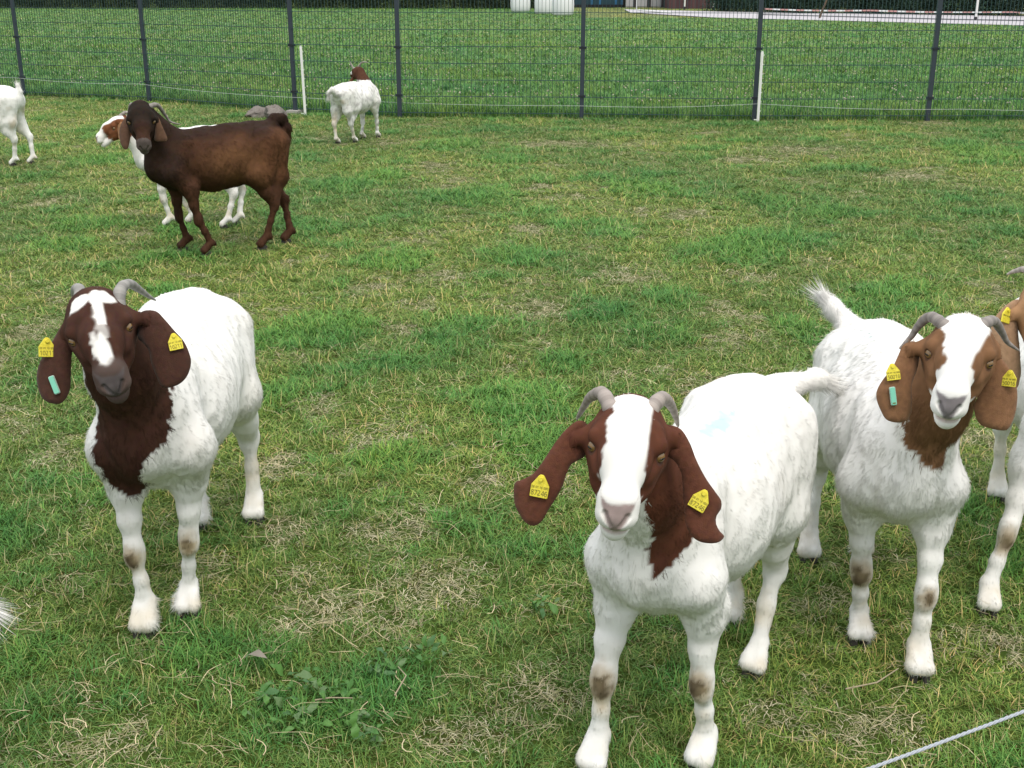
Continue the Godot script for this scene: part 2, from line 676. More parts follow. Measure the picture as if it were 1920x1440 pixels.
func finish(d: Dictionary) -> void:
	var base: Vector3 = d.base
	var s: float = d.get("size", 1.0)
	var hs: float = d.get("head_size", s)
	var body_frame: Transform3D = d.body_frame
	var head_frame: Transform3D = d.head_frame
	var fwd := body_frame.basis.z
	var left := body_frame.basis.x
	var hx := head_frame.basis.x.normalized()
	var hy := head_frame.basis.y.normalized()
	var hz := head_frame.basis.z.normalized()
	var H := func(x: float, y: float, z: float) -> Vector3: return head_frame * Vector3(x, y, z)
	var L := func(x: float, y: float, z: float) -> Vector3: return body_frame * Vector3(x * s, y * s, z * s)
	var feet: Array = d.feet_local
	var tail: Array = d.tail
	var root := thing("goat", base, d.label, "goat", "goats in the paddock")
	var v := PackedVector3Array()
	var n := PackedVector3Array()
	var idx := PackedInt32Array()
	var cells := PackedFloat32Array()
	var used := PackedByteArray()
	for ji in range(d.first_job, d.last_job):
		var m: Dictionary = jobs[ji][7]
		var start := v.size()
		v.append_array(m.v)
		n.append_array(m.n)
		for i in m.i:
			idx.append(i + start)
		for i in m.v.size():
			cells.append(jobs[ji][3])
	var head_mid: Vector3 = H.call(0, -0.02, 0.06)
	for i in v.size():
		if cells[i] > 0.008:
			var o3 := v[i]
			var e3 := 0.012
			var ease := smoothstep(0.17, 0.24, (o3 - head_mid).length() / hs)
			if ease <= 0.0:
				continue
			var f0 := flesh(o3)
			var grad := Vector3(flesh(o3 + Vector3(e3, 0, 0)) - f0, flesh(o3 + Vector3(0, e3, 0)) - f0, flesh(o3 + Vector3(0, 0, e3)) - f0) / e3
			v[i] = o3 + n[i] * f0 * ease
			n[i] = (n[i] - (grad - n[i] * grad.dot(n[i])) * ease).normalized()
	used.resize(v.size())
	for i in idx:
		used[i] = 1
	var inv_head := head_frame.affine_inverse()
	var inv_body := body_frame.affine_inverse()
	var cols := PackedColorArray()
	cols.resize(v.size())
	var coat := Coat.new()
	coat.kind = d.coat
	coat.patch = d.get("patch", PackedVector2Array())
	coat.noise = fine_noise
	coat.broad = patch_noise
	coat.knees = []
	coat.knee_size = [rng.randf_range(0.65, 1.25), rng.randf_range(0.65, 1.25)]
	for k in 2:
		coat.knees.append(inv_body * ((L.call(0.094 * (1.0 if k == 0 else -1.0), 0.41, 0.245) as Vector3).lerp(feet[k] + Vector3(0, 0.41 * s, 0), 0.35).lerp(feet[k] + Vector3(0, 0.085 * s, 0), 0.56) + fwd * 0.038 * s + left * rng.randf_range(-0.014, 0.014) + Vector3(0, rng.randf_range(-0.012, 0.008), 0)) / s)
	for i in v.size():
		if used[i] == 1:
			cols[i] = coat.at(inv_body * v[i] / s, inv_head * v[i], v[i])
	part("body", arrays_mesh(v, n, cols, idx), fur, root)
	# hair
	var dens: float = d.get("hair", 0.0)
	if dens > 0.0:
		var hv := PackedVector3Array()
		var hn := PackedVector3Array()
		var hcol := PackedColorArray()
		var down := Vector3.DOWN
		var shag: float = d.get("shag", 1.05)
		for i in v.size():
			if used[i] == 0:
				continue
			var q := inv_head * v[i]
			var in_head := q.z > -0.06 and absf(q.x) < 0.1 and q.y > -0.11 and q.y < 0.09
			if in_head and (q.z > 0.176 and q.y < 0.004 and absf(q.x) < 0.030):
				continue   # bare nose and lips
			if in_head and absf(absf(q.x) - 0.072) < 0.018 and absf(q.y - 0.007) < 0.016 and absf(q.z - 0.038) < 0.020:
				continue   # eye
			var g := inv_body * v[i] / s
			var want := dens * (cells[i] * cells[i]) / 0.0001
			if in_head:
				want *= 2.2 if q.z < 0.15 else 1.4
			var many := int(want)
			if rng.randf() < want - many:
				many += 1
			if many == 0:
				continue
			var nn := n[i]
			var flow: Vector3
			var length := 0.0
			if in_head:
				flow = -hz * 0.7 + hx * q.x * 6.0
				if q.z < 0.0:
					flow = -hz * 0.5 - hy * 0.3 + hx * q.x * 8.0
				length = 0.006 if q.z > 0.02 else 0.009
			elif g.y < 0.40 and absf(g.x) > 0.03:
				flow = down - fwd * 0.15
				length = 0.008 if g.y > 0.1 else 0.010
			else:
				flow = down * 0.75 - fwd * 0.65
				length = 0.017 * shag
				if g.y < 0.47:
					length = 0.022   # belly and brisket fringe
			var t1 := flow - nn * flow.dot(nn)
			t1 = t1.normalized() if t1.length() > 0.02 else nn.cross(left).normalized()
			var t2 := nn.cross(t1)
			var lock := fine_noise.get_noise_3d(v[i].x * 1.4, v[i].y * 1.4, v[i].z * 1.4)
			var lock2 := fine_noise.get_noise_3d(v[i].x * 2.6 + 5.0, v[i].y * 2.6, v[i].z * 2.6)
			for k in many:
				var o := v[i] + (t1 * (rng.randf() - 0.5) + t2 * (rng.randf() - 0.5)) * cells[i] * 1.3 - nn * 0.001
				var lift := rng.randf_range(0.06, 0.26) * shag
				var dir := (t1 + t2 * (rng.randfn(0.0, 0.20) + lock * 0.9) + nn * lift).normalized()
				var len := length * rng.randf_range(0.6, 1.35) * s
				var w := 0.0009 * rng.randf_range(0.7, 1.3) * (1.0 if cells[i] < 0.013 else 2.2)
				var tipp := o + dir * len - nn * len * lift * 0.5 + down * len * 0.1
				var c2 := cols[i] * (rng.randf_range(0.95, 1.05) + lock2 * (0.11 if shag > 1.2 else 0.03))
				if d.coat == "dark" and in_head and q.y > 0.0 and q.z > -0.01 and q.z < 0.11 and q.x > -0.008 and q.x < 0.036:
					c2 = Color(0.70, 0.69, 0.67) if rng.randf() < 0.45 else coat.brown()
				c2.a = 1.0
				var sd := t2 * w
				if sd.cross(tipp - o).dot(nn) < 0.0:
					sd = -sd
				hv.append(o - sd)
				hv.append(tipp)
				hv.append(o + sd)
				var hnn := (nn + t1 * 0.25 + t2 * rng.randfn(0.0, 0.15)).normalized()
				for kk in 3:
					hn.append(hnn)
					hcol.append(c2)
		# long tail tuft
		var tl := tail.size()
		var tuft: float = d.get("tuft", 1.0)
		for k in int(600 * tuft * minf(1.0, dens)):
			var u := rng.randf()
			var seg := mini(int(u * (tl - 1)), tl - 2)
			var a0: Vector3 = tail[seg] - base
			var b0: Vector3 = tail[seg + 1] - base
			var fr := u * (tl - 1) - seg
			var axis := (b0 - a0).normalized()
			var o := a0.lerp(b0, fr)
			var rad := lerpf(0.030, 0.012, u) * s
			var side := Vector3(rng.randfn(), rng.randfn(), rng.randfn())
			side = (side - axis * side.dot(axis)).normalized()
			o += side * rad * 0.9
			var dir := (axis + side * rng.randf_range(0.1, 0.5) + down * 0.15).normalized()
			var len := rng.randf_range(0.03, 0.075) * s * (0.6 + 0.7 * u)
			var sd := axis.cross(side) * 0.0012
			var cc := coat.at(inv_body * o / s, inv_head * o, o) * rng.randf_range(0.85, 1.05)
			cc.a = 1.0
			if sd.cross(dir).dot(side) < 0.0:
				sd = -sd
			hv.append(o - sd)
			hv.append(o + dir * len + side * len * 0.1)
			hv.append(o + sd)
			for kk in 3:
				hn.append(side)
				hcol.append(cc)
		var hair := part("hair", arrays_mesh(hv, hn, hcol, PackedInt32Array()), fur, root)
		hair.set_meta("kind", "stuff")
	# eyes
	if d.get("eyes", true):
		for c in [1.0, -1.0]:
			var ball := SphereMesh.new()
			ball.radius = 0.0125 * hs
			ball.height = 0.0250 * hs
			ball.radial_segments = 24
			ball.rings = 14
			var eye := part("eye", ball, eye_material, root)
			var look := Basis.looking_at(-(hx * 0.70 * c + hz * 0.70 + hy * 0.10).normalized(), hy)
			eye.transform = Transform3D(look, H.call(0.0618 * c, 0.0070, 0.0285))
			var slit := SphereMesh.new()
			slit.radius = 0.0068 * hs
			slit.height = 0.0056 * hs
			slit.radial_segments = 16
			slit.rings = 8
			var pupil := part("pupil", slit, pupil_material, eye)
			pupil.transform = Transform3D(Basis.IDENTITY.scaled(Vector3(1, 1, 0.5)), Vector3(0, 0, 0.0102 * hs))
	# hooves
	for k in 4:
		var st := begin()
		for c in [1.0, -1.0]:
			claw(st, feet[k] + left * 0.0155 * c * s + fwd * 0.012 * s, fwd, left * c, s)
		part("hoof", st.commit(), hoof_material, root)
	# horns
	for pts in d.get("horns", []):
		part("horn", horn([(pts[0] as Vector3).lerp(base + (H.call(0, 0.015, -0.02) as Vector3), 0.45)] + pts, base, d.get("horn_r", 0.0165) * s, d.get("horn_tone", Color(0.30, 0.27, 0.24))), horn_material, root)
	# ears
	var ear_basis := ear_axes(d)
	var ears: Array = d.get("ears", [])
	for e in ears.size():
		var ear_d: Dictionary = ears[e]
		var o: Vector3 = d.eyes_mid - base - ear_basis.z * ear_d.get("back", 0.05)
		var em := ear(ear_d.outline, o, ear_basis, ear_d.get("bend", 0.02), ear_d.get("tone", coat.brown()), ear_d.get("step", 0.006), ear_d.get("root_x", 0.08))
		part("ear", em, skin, root)
		var probe := func(x: float, y: float) -> Vector3: return o + ear_basis * Vector3(x, y, ear_depth(x, y, ear_d.get("bend", 0.02), ear_d.get("root_x", 0.08)))
		for tg in ear_d.get("tags", []):
			var tc: Vector3 = probe.call(tg.x, tg.y)
			var du: Vector3 = (probe.call(tg.x + 0.01, tg.y) - probe.call(tg.x - 0.01, tg.y)).normalized()
			var dv: Vector3 = (probe.call(tg.x, tg.y + 0.01) - probe.call(tg.x, tg.y - 0.01)).normalized()
			var nn := du.cross(dv).normalized()
			var tb := Basis(du, nn.cross(du), nn).rotated(nn, deg_to_rad(tg.turn))
			if tg.has("lean"):
				tb = tb.rotated(tb.y.normalized(), deg_to_rad(tg.lean))
			make_tag(root, Transform3D(tb, tc + nn * 0.0095), tg)


func ear_axes(d: Dictionary) -> Basis:
	# ears hang in a plane tilted a little back
	return d.get("ear_basis", Basis(Vector3(1, 0, 0), Vector3(0, 0.946, -0.323), Vector3(0, 0.323, 0.946)))


func flesh(p: Vector3) -> float:
	# muscle and rib unevenness, a few millimetres
	return patch_noise.get_noise_3d(p.x * 9.0, p.y * 5.0, p.z * 9.0) * 0.0075 + fine_noise.get_noise_3d(p.x * 0.9, p.y * 0.5, p.z * 0.9) * 0.0016


func claw(st: SurfaceTool, at: Vector3, fwd: Vector3, out: Vector3, s: float) -> void:
	# one half of a cloven hoof: flat sole, pointed toe, sloping wall
	var sole := [Vector2(-0.030, -0.010), Vector2(-0.028, 0.011), Vector2(0.0, 0.016), Vector2(0.024, 0.010), Vector2(0.036, -0.004), Vector2(0.026, -0.011), Vector2(0.0, -0.012)]
	var n := sole.size()
	var low := []
	var top := []
	for p in sole:
		low.append(at + fwd * p.x * s + out * p.y * s + Vector3(0, 0.002, 0))
		top.append(at + fwd * (p.x * 0.72 - 0.006) * s + out * p.y * 0.85 * s + Vector3(0, (0.040 if p.x > -0.01 else 0.030) * s, 0))
	var flip := fwd.cross(Vector3.UP).dot(out) > 0.0
	for i in n:
		var j := (i + 1) % n
		var quad := [low[i], low[j], top[j], low[i], top[j], top[i]]
		for k in [0, 1, 2, 3, 4, 5] if flip else [0, 2, 1, 3, 5, 4]:
			st.set_smooth_group(-1)
			st.add_vertex(quad[k])
	for i in range(1, n - 1):
		var tri := [top[0], top[i], top[i + 1]]
		for k in [0, 1, 2] if flip else [0, 2, 1]:
			st.add_vertex(tri[k])
		var tri2 := [low[0], low[i + 1], low[i]]
		for k in [0, 1, 2] if flip else [0, 2, 1]:
			st.add_vertex(tri2[k])
	st.generate_normals()


func horn(pts: Array, base: Vector3, r: float, tone: Color) -> Mesh:
	var curve := Curve3D.new()
	for i in pts.size():
		var p: Vector3 = pts[i] - base
		var tan := Vector3.ZERO
		if i > 0 and i < pts.size() - 1:
			tan = (pts[i + 1] - pts[i - 1]) / 6.0
		curve.add_point(p, -tan, tan)
	var total := curve.get_baked_length()
	var st := begin()
	var ring := PackedVector3Array()
	var rad := PackedFloat32Array()
	var steps := 44
	for i in steps + 1:
		var t := float(i) / steps
		ring.append(curve.sample_baked(total * t, true))
		var bump := 0.065 * sin(t * 60.0) * (1.0 - t) + 0.02 * sin(t * 23.0 + 1.0)
		rad.append(maxf(r * pow(1.0 - t * 0.97, 0.62) * (1.0 + bump), 0.0016))
	# ridged shades of grey and tan along the horn
	var v := PackedVector3Array()
	for i in steps:
		var sub := PackedVector3Array([ring[i], ring[i + 1]])
		var t := float(i) / steps
		var shade := 1.0 + 0.16 * sin(t * 60.0 + 0.6) + rng.randf_range(-0.06, 0.06)
		var c := tone * shade
		c.a = 1.0
		add_tube_piece(st, ring, rad, i, 14, c)
	return st.commit()


func add_tube_piece(st: SurfaceTool, pts: PackedVector3Array, radii: PackedFloat32Array, i: int, sides: int, col: Color) -> void:
	var n := pts.size()
	for pass_at in 1:
		var rows := []
		for j in [i, i + 1]:
			var t: Vector3 = (pts[mini(j + 1, n - 1)] - pts[maxi(j - 1, 0)]).normalized()
			var side := t.cross(Vector3(0.31, 0.27, 0.91)).normalized()
			var up := side.cross(t)
			var row := []
			for k in sides:
				var a := TAU * k / sides
				var dd := side * cos(a) + up * sin(a)
				row.append([pts[j] + dd * radii[j], dd])
			rows.append(row)
		for k in sides:
			var k2 := (k + 1) % sides
			for e in [rows[0][k], rows[0][k2], rows[1][k], rows[0][k2], rows[1][k2], rows[1][k]]:
				st.set_color(col)
				st.set_normal(e[1])
				st.add_vertex(e[0])


func ear_depth(x: float, y: float, bend: float, root_x: float) -> float:
	# the ear leaves the head sideways, swings forward a little and cups lengthwise
	var out := maxf(absf(x) - root_x, 0.0)
	return bend * (1.0 - exp(-out * 22.0)) - out * out * 1.6 + sin(y * 34.0 + x * 20.0) * 0.0022 - 0.03 * exp(-maxf(absf(x) - root_x + 0.02, 0.0) * 70.0)


func ear(outline_cm: PackedVector2Array, o: Vector3, basis: Basis, bend: float, tone: Color, step: float, root_x: float) -> Mesh:
	var edge := PackedVector2Array()
	# round the outline with a closed spline
	var m := outline_cm.size()
	for i in m:
		var p0 := outline_cm[(i + m - 1) % m]
		var p1 := outline_cm[i]
		var p2 := outline_cm[(i + 1) % m]
		var p3 := outline_cm[(i + 2) % m]
		var cuts := maxi(1, int((p2 - p1).length() * 0.01 / step))
		for k in cuts:
			edge.append(p1.cubic_interpolate(p2, p0, p3, float(k) / cuts) * 0.01)
	var pts := PackedVector2Array(edge)
	var lo := edge[0]
	var hi := edge[0]
	for p in edge:
		lo = lo.min(p)
		hi = hi.max(p)
	var yy := lo.y + step * 0.5
	var row := 0
	while yy < hi.y:
		var xx := lo.x + step * (0.5 if row % 2 == 0 else 1.0)
		while xx < hi.x:
			var q := Vector2(xx, yy)
			if Geometry2D.is_point_in_polygon(q, edge) and rim_distance(q, edge) > step * 0.55:
				pts.append(q)
			xx += step
		yy += step * 0.87
		row += 1
	var tri := Geometry2D.triangulate_delaunay(pts)
	var st := begin()
	st.set_smooth_group(0)
	var count := pts.size()
	var front := PackedVector3Array()
	var back := PackedVector3Array()
	var cols := PackedColorArray()
	for p in pts:
		var rd := rim_distance(p, edge)
		var th := minf(0.0032, 0.0011 + rd * 0.55)
		var z := ear_depth(p.x, p.y, bend, root_x)
		var curl := 0.006 * exp(-rd * 160.0)   # rims roll back
		front.append(o + basis * Vector3(p.x, p.y, z + th - curl))
		back.append(o + basis * Vector3(p.x, p.y, z - th - curl))
		var mott := 1.0 + fine_noise.get_noise_2d(p.x * 3.0, p.y * 3.0) * 0.22 + patch_noise.get_noise_2d(p.x * 40.0, p.y * 40.0) * 0.18
		var c := tone * mott
		c.a = 1.0
		cols.append(c)
	var ev := PackedVector3Array(front)
	ev.append_array(back)
	var ec := PackedColorArray(cols)
	ec.append_array(cols)
	var ids := PackedInt32Array()
	for i in range(0, tri.size(), 3):
		var a := tri[i]
		var b := tri[i + 1]
		var c := tri[i + 2]
		if not Geometry2D.is_point_in_polygon((pts[a] + pts[b] + pts[c]) / 3.0, edge):
			continue
		if (pts[b] - pts[a]).cross(pts[c] - pts[a]) > 0.0:
			var t := b
			b = c
			c = t
		ids.append_array(PackedInt32Array([a, b, c, a + count, c + count, b + count]))
	var ne := edge.size()
	var ccw := Geometry2D.is_polygon_clockwise(edge)
	for i in ne:
		var j := (i + 1) % ne
		if ccw:
			ids.append_array(PackedInt32Array([i, i + count, j, j, i + count, j + count]))
		else:
			ids.append_array(PackedInt32Array([i, j, i + count, j, j + count, i + count]))
	# smooth normals
	var en := PackedVector3Array()
	en.resize(ev.size())
	for i in range(0, ids.size(), 3):
		var fn := (ev[ids[i + 2]] - ev[ids[i]]).cross(ev[ids[i + 1]] - ev[ids[i]])
		for k in 3:
			en[ids[i + k]] += fn
	for i in en.size():
		en[i] = en[i].normalized()
	return arrays_mesh(ev, en, ec, ids)


func rim_distance(p: Vector2, edge: PackedVector2Array) -> float:
	var d := 1e9
	for i in edge.size():
		d = minf(d, p.distance_squared_to(edge[i]))
	return sqrt(d)


func make_tag(root: Node3D, at: Transform3D, tg: Dictionary) -> void:
	var k: float = tg.get("k", 1.0)
	if tg.has("strip"):
		var st := begin()
		prism(st, rounded_strip(0.0075 * k, 0.0265 * k), 0.0032)
		var strip := part("ear_strip", st.commit(), tag_green, root)
		strip.transform = at
		strip.set_meta("label", "pale green plastic ear strip")
		var st2 := begin()
		prism(st2, rounded_strip(0.0090 * k, 0.0280 * k), 0.0016)
		var rimp := part("strip_edge", st2.commit(), paint(Color(0.42, 0.50, 0.45), 0.6), strip)
		rimp.position = Vector3(0, 0, -0.001)
		if tg.strip == "marked":
			var st3 := begin()
			add_box(st3, Vector3(0, -0.0205 * k, 0.0036), Vector3(0.009, 0.0035, 0.0008) * k)
			part("strip_mark", st3.commit(), tag_ink, strip)
		return
	# arrow-topped yellow plate
	var plate := PackedVector2Array([Vector2(-0.0200, -0.0250), Vector2(0.0185, -0.0250), Vector2(0.0200, -0.0235), Vector2(0.0205, 0.0020), Vector2(0.0065, 0.0235), Vector2(0.0030, 0.0262), Vector2(-0.0030, 0.0262), Vector2(-0.0065, 0.0235), Vector2(-0.0205, 0.0020), Vector2(-0.0205, -0.0235)])
	for i in plate.size():
		plate[i] = plate[i] * k
	var st := begin()
	prism(st, plate, 0.0018)
	var plate_part := part("ear_tag", st.commit(), tag_yellow, root)
	plate_part.transform = at
	plate_part.set_meta("label", "yellow plastic ear tag")
	var pin := CylinderMesh.new()
	pin.top_radius = 0.0046 * k
	pin.bottom_radius = 0.0056 * k
	pin.height = 0.007 * k
	pin.radial_segments = 18
	var pin_part := part("tag_pin", pin, tag_yellow, plate_part)
	pin_part.transform = Transform3D(Basis(Vector3.RIGHT, PI / 2), Vector3(0, 0.0165 * k, 0.004 * k))
	var font := SystemFont.new()
	font.font_names = PackedStringArray(["Droid Sans"])
	for line in [[tg.get("small", ""), 0.0052, -0.0020, 0.9], [tg.get("big", ""), 0.0118, -0.0145, 0.82]]:
		if line[0] == "":
			continue
		var tm := TextMesh.new()
		tm.text = line[0]
		tm.font = font
		tm.font_size = 24
		tm.pixel_size = line[1] * k / 17.0
		tm.depth = 0.0006
		var tp := part("tag_lettering", tm, tag_ink, plate_part)
		tp.transform = Transform3D(Basis.IDENTITY.scaled(Vector3(line[3], 1, 1)), Vector3(0, line[2] * k, 0.0021))


func rounded_strip(hw: float, hh: float) -> PackedVector2Array:
	var r := PackedVector2Array()
	var c := hw * 0.45
	for q in [[1, -1, -90], [1, 1, 0], [-1, 1, 90], [-1, -1, 180]]:
		for k in 4:
			var a := deg_to_rad(q[2] + k * 30.0)
			r.append(Vector2(q[0] * (hw - c) + cos(a) * c, q[1] * (hh - c) + sin(a) * c))
	return r


func prism(st: SurfaceTool, outline: PackedVector2Array, half: float) -> void:
	# outline counter-clockwise in x, y; a plate of that outline with a small bevel
	var n := outline.size()
	var centre := Vector2.ZERO
	for p in outline:
		centre += p / n
	var rings := [[1.0, -half], [1.0, half * 0.5], [0.965, half]]
	for ri in 2:
		for i in n:
			var j := (i + 1) % n
			var a := v3(centre + (outline[i] - centre) * rings[ri][0], rings[ri][1])
			var b := v3(centre + (outline[j] - centre) * rings[ri][0], rings[ri][1])
			var c := v3(centre + (outline[j] - centre) * rings[ri + 1][0], rings[ri + 1][1])
			var e := v3(centre + (outline[i] - centre) * rings[ri + 1][0], rings[ri + 1][1])
			var nn := (b - a).cross(e - a).normalized()
			for p in [a, c, b, a, e, c]:
				st.set_normal(nn)
				st.add_vertex(p)
	for side in [-1.0, 1.0]:
		var k: float = 1.0 if side < 0.0 else 0.965
		for i in n:
			var j := (i + 1) % n
			var a := v3(centre, half * side)
			var b := v3(centre + (outline[i] - centre) * k, half * side)
			var c := v3(centre + (outline[j] - centre) * k, half * side)
			st.set_normal(Vector3(0, 0, side))
			for p in ([a, c, b] if side > 0.0 else [a, b, c]):
				st.set_normal(Vector3(0, 0, side))
				st.add_vertex(p)


func v3(p: Vector2, z: float) -> Vector3:
	return Vector3(p.x, p.y, z)


class Coat:
	var kind := ""
	var patch := PackedVector2Array()
	var noise: FastNoiseLite
	var broad: FastNoiseLite
	var knees := []
	var knee_size := []

	func brown() -> Color:
		match kind:
			"dark": return Color(0.058, 0.026, 0.018)
			"red": return Color(0.100, 0.037, 0.022)
			"tan": return Color(0.190, 0.098, 0.050)
			"buck": return Color(0.060, 0.028, 0.016)
			"spotted": return Color(0.075, 0.033, 0.020)
			"pale_tan": return Color(0.33, 0.19, 0.10)
		return Color(0.16, 0.062, 0.028)

	func white(p: Vector3, g: Vector3) -> Color:
		var c := Color(0.78, 0.77, 0.745)
		var dirt := broad.get_noise_3d(p.x * 5.0, p.y * 4.0, p.z * 5.0) * 0.5 + 0.5
		if kind == "tan":
			# greyish soiled coat in streaks
			var st := noise.get_noise_3d(g.x * 0.5, g.y * 0.35, g.z * 1.6) * 0.5 + 0.5
			var k := clampf((dirt - 0.35) * 0.9, 0.0, 1.0) * 0.35 + maxf(st - 0.55, 0.0) * 0.7
			if g.z > 0.32:
				k *= 0.4
			c = c.lerp(Color(0.34, 0.32, 0.32), clampf(k * 1.25, 0.0, 0.7))
		elif kind == "spotted":
			var st := noise.get_noise_3d(g.x * 0.7, g.y * 0.5, g.z * 0.7) * 0.5 + 0.5
			c = c.lerp(Color(0.22, 0.20, 0.20), clampf((st - 0.48) * 2.0, 0.0, 0.6))
		else:
			c = c.lerp(Color(0.55, 0.50, 0.41), clampf((dirt - 0.50) * 0.5 + maxf(noise.get_noise_3d(g.x * 0.6, g.y * 0.4, g.z * 1.5), 0.0) * 0.12, 0.0, 0.4))
		# tan dung stains on the backs of the hind legs and under the tail
		if g.z < -0.30 and g.y < 0.60:
			var soil := broad.get_noise_3d(p.x * 7.0 + 3.0, p.y * 4.0, p.z * 7.0) * 0.5 + 0.5
			c = c.lerp(Color(0.44, 0.33, 0.18), clampf((soil - 0.50) * 2.0, 0.0, 0.55) * smoothstep(-0.33, -0.42, g.z))
		# soiled knees and lower legs
		if g.y < 0.4:
			for k in knees.size():
				var kd: float = ((g - knees[k]) * Vector3(1.0, 0.8, 1.0)).length() / knee_size[k] + noise.get_noise_3d(p.x, p.y, p.z) * 0.013
				var core := 1.0 - smoothstep(0.016, 0.027, kd)
				var halo := 1.0 - smoothstep(0.022, 0.055, kd)
				c = c.lerp(Color(0.34, 0.25, 0.13), halo * 0.75)
				c = c.lerp(Color(0.085, 0.058, 0.03), core * 0.9)
			var low := broad.get_noise_3d(p.x * 9.0, p.y * 9.0 + 3.0, p.z * 9.0) * 0.5 + 0.5
			if g.y < 0.24:
				c = c.lerp(Color(0.55, 0.45, 0.27), clampf((low - 0.42) * 1.3, 0.0, 0.55))
		return c

	func at(g: Vector3, q: Vector3, p: Vector3) -> Color:
		# g: in the goat's frame, q: in the head's frame, p: raw, for noise
		var wob := noise.get_noise_3d(p.x, p.y, p.z)
		var wob2 := broad.get_noise_3d(p.x * 8.0, p.y * 8.0, p.z * 8.0)
		var in_head := q.z > -0.075 and absf(q.x) < 0.105 and q.y > -0.105 and q.y < 0.1 and q.z < 0.3
		if not in_head and kind != "buck" and absf(q.x) < 0.18 and q.z > -0.10 and q.z < 0.10 and q.y > -0.07 and q.y < 0.09:
			var rim := brown() * (1.0 + wob * 0.2)   # where the ears join the head
			rim.a = 1.0
			return rim
		if kind == "buck":
			var b := brown()
			var light := clampf(0.5 + wob2 * 0.9, 0.0, 1.0)
			var w3 := broad.get_noise_3d(p.x * 4.0, p.y * 4.0, p.z * 4.0)
			var flank := Vector2((g.z + 0.10) / 0.30, (g.y - 0.575) / 0.15).length() + w3 * 0.5 + wob * 0.15
			b = b.lerp(Color(0.125, 0.060, 0.028), (1.0 - smoothstep(0.5, 1.15, flank)) * (0.6 + 0.4 * light))
			var thigh := Vector2((g.z + 0.40) / 0.16, (g.y - 0.58) / 0.20).length() + w3 * 0.5 + wob * 0.15
			b = b.lerp(Color(0.105, 0.046, 0.022), (1.0 - smoothstep(0.5, 1.15, thigh)) * 0.7)
			var mane := smoothstep(0.17, 0.33, g.z + w3 * 0.12 + wob * 0.03) + smoothstep(0.70, 0.78, g.y + w3 * 0.04 + wob * 0.02)
			b = b.lerp(Color(0.022, 0.014, 0.011), clampf(mane, 0.0, 1.0) * 0.8)
			if in_head:
				b = Color(0.020, 0.013, 0.010)
				if q.z > 0.06:
					b = b.lerp(Color(0.050, 0.025, 0.016), clampf((q.z - 0.06) * 14.0, 0.0, 1.0))
				if q.z > 0.165:
					b = Color(0.090, 0.072, 0.066)
			return b * (1.0 + wob * 0.25)
		var b := brown() * (1.0 + wob * 0.22 + wob2 * 0.18)
		b.a = 1.0
		if in_head:
			var x := q.x + wob * 0.005
			var z := q.z + wob * 0.005
			var top := q.y > -0.022 + wob * 0.004
			var w := white(p, Vector3(0, 0.6, 0.4))
			# m: how far inside the white marking a point lies, in metres
			var m := -1.0
			var up_face := q.y + 0.022
			match kind:
				"dark":
					m = 0.024 * (1.0 - Vector2((absf(x) - 0.028) / 0.027, (z + 0.026) / 0.030).length())
					m = maxf(m, minf(minf(0.015 - z * 0.07 - absf(x - 0.012), z + 0.035), 0.075 - z))
					m = maxf(m, 0.019 * (1.0 - Vector2((x + 0.002) / (0.020 + maxf(z - 0.13, 0.0) * 0.12), (z - 0.134) / 0.042).length()))
					m = minf(m, up_face)
				"red":
					m = maxf(minf(minf(0.0385 - absf(x), up_face), 0.13 - z), z - 0.118 + absf(x) * 0.25)
					m = maxf(m, minf(z - 0.100, -0.048 - q.y))
				"spotted":
					m = minf(minf(up_face, z - 0.02), 0.04 - absf(x))
				_:
					var half := 0.056 - clampf(z + 0.03, 0.0, 0.15) * 0.20
					m = maxf(minf(minf(half - absf(x), up_face), 0.15 - z), z - 0.122 + absf(x) * 0.2)
					m = maxf(m, minf(z - 0.085, -0.052 - q.y))
			var is_white := m > 0.0
			var c := b.lerp(w, smoothstep(-0.0035, 0.0035, m + wob * 0.006 + wob2 * 0.003))
			if kind == "dark" and top and z > 0.01 and z < 0.11:
				c = c.lerp(w, 0.45 * smoothstep(-0.002, 0.010, 0.016 - absf(x - 0.010)))   # grizzled strip of mixed hairs
			if kind == "dark":
				var grey := smoothstep(0.135, 0.165, z + wob2 * 0.02 + absf(x) * 0.3)
				c = c.lerp(Color(0.085, 0.060, 0.052) * (1.0 + wob2 * 0.5), grey * (1.0 - smoothstep(0.0, 0.008, m) * 0.9))
			# bare skin of nose and lips
			var tone := Color(0.24, 0.175, 0.165)
			if kind == "dark":
				tone = Color(0.095, 0.082, 0.082)
			elif kind == "tan":
				tone = Color(0.150, 0.130, 0.140)
			var inside_nose := minf(minf(0.008 + (q.y + 0.048) * 0.45 - absf(q.x), q.y + 0.050), minf(0.008 - q.y, z - 0.160))
			c = c.lerp(tone * (1.0 + wob * 0.35 + wob2 * 0.25), smoothstep(-0.003, 0.004, inside_nose + wob * 0.004) * 0.92)
			var lip := smoothstep(0.009, 0.003, absf(q.y + 0.058)) * smoothstep(0.150, 0.165, z) * smoothstep(0.030, 0.020, absf(x))
			c = c.lerp(Color(0.32, 0.20, 0.175) if kind != "dark" else Color(0.11, 0.075, 0.07), lip * 0.6)
			# eyelids
			var ex := absf(q.x) - 0.070
			if sqrt(ex * ex + (q.y - 0.007) * (q.y - 0.007) + (q.z - 0.036) * (q.z - 0.036)) < 0.0150:
				c = c.lerp(Color(0.06, 0.035, 0.025), 0.75)
			c.a = 1.0
			return c
		var w2 := white(p, g)
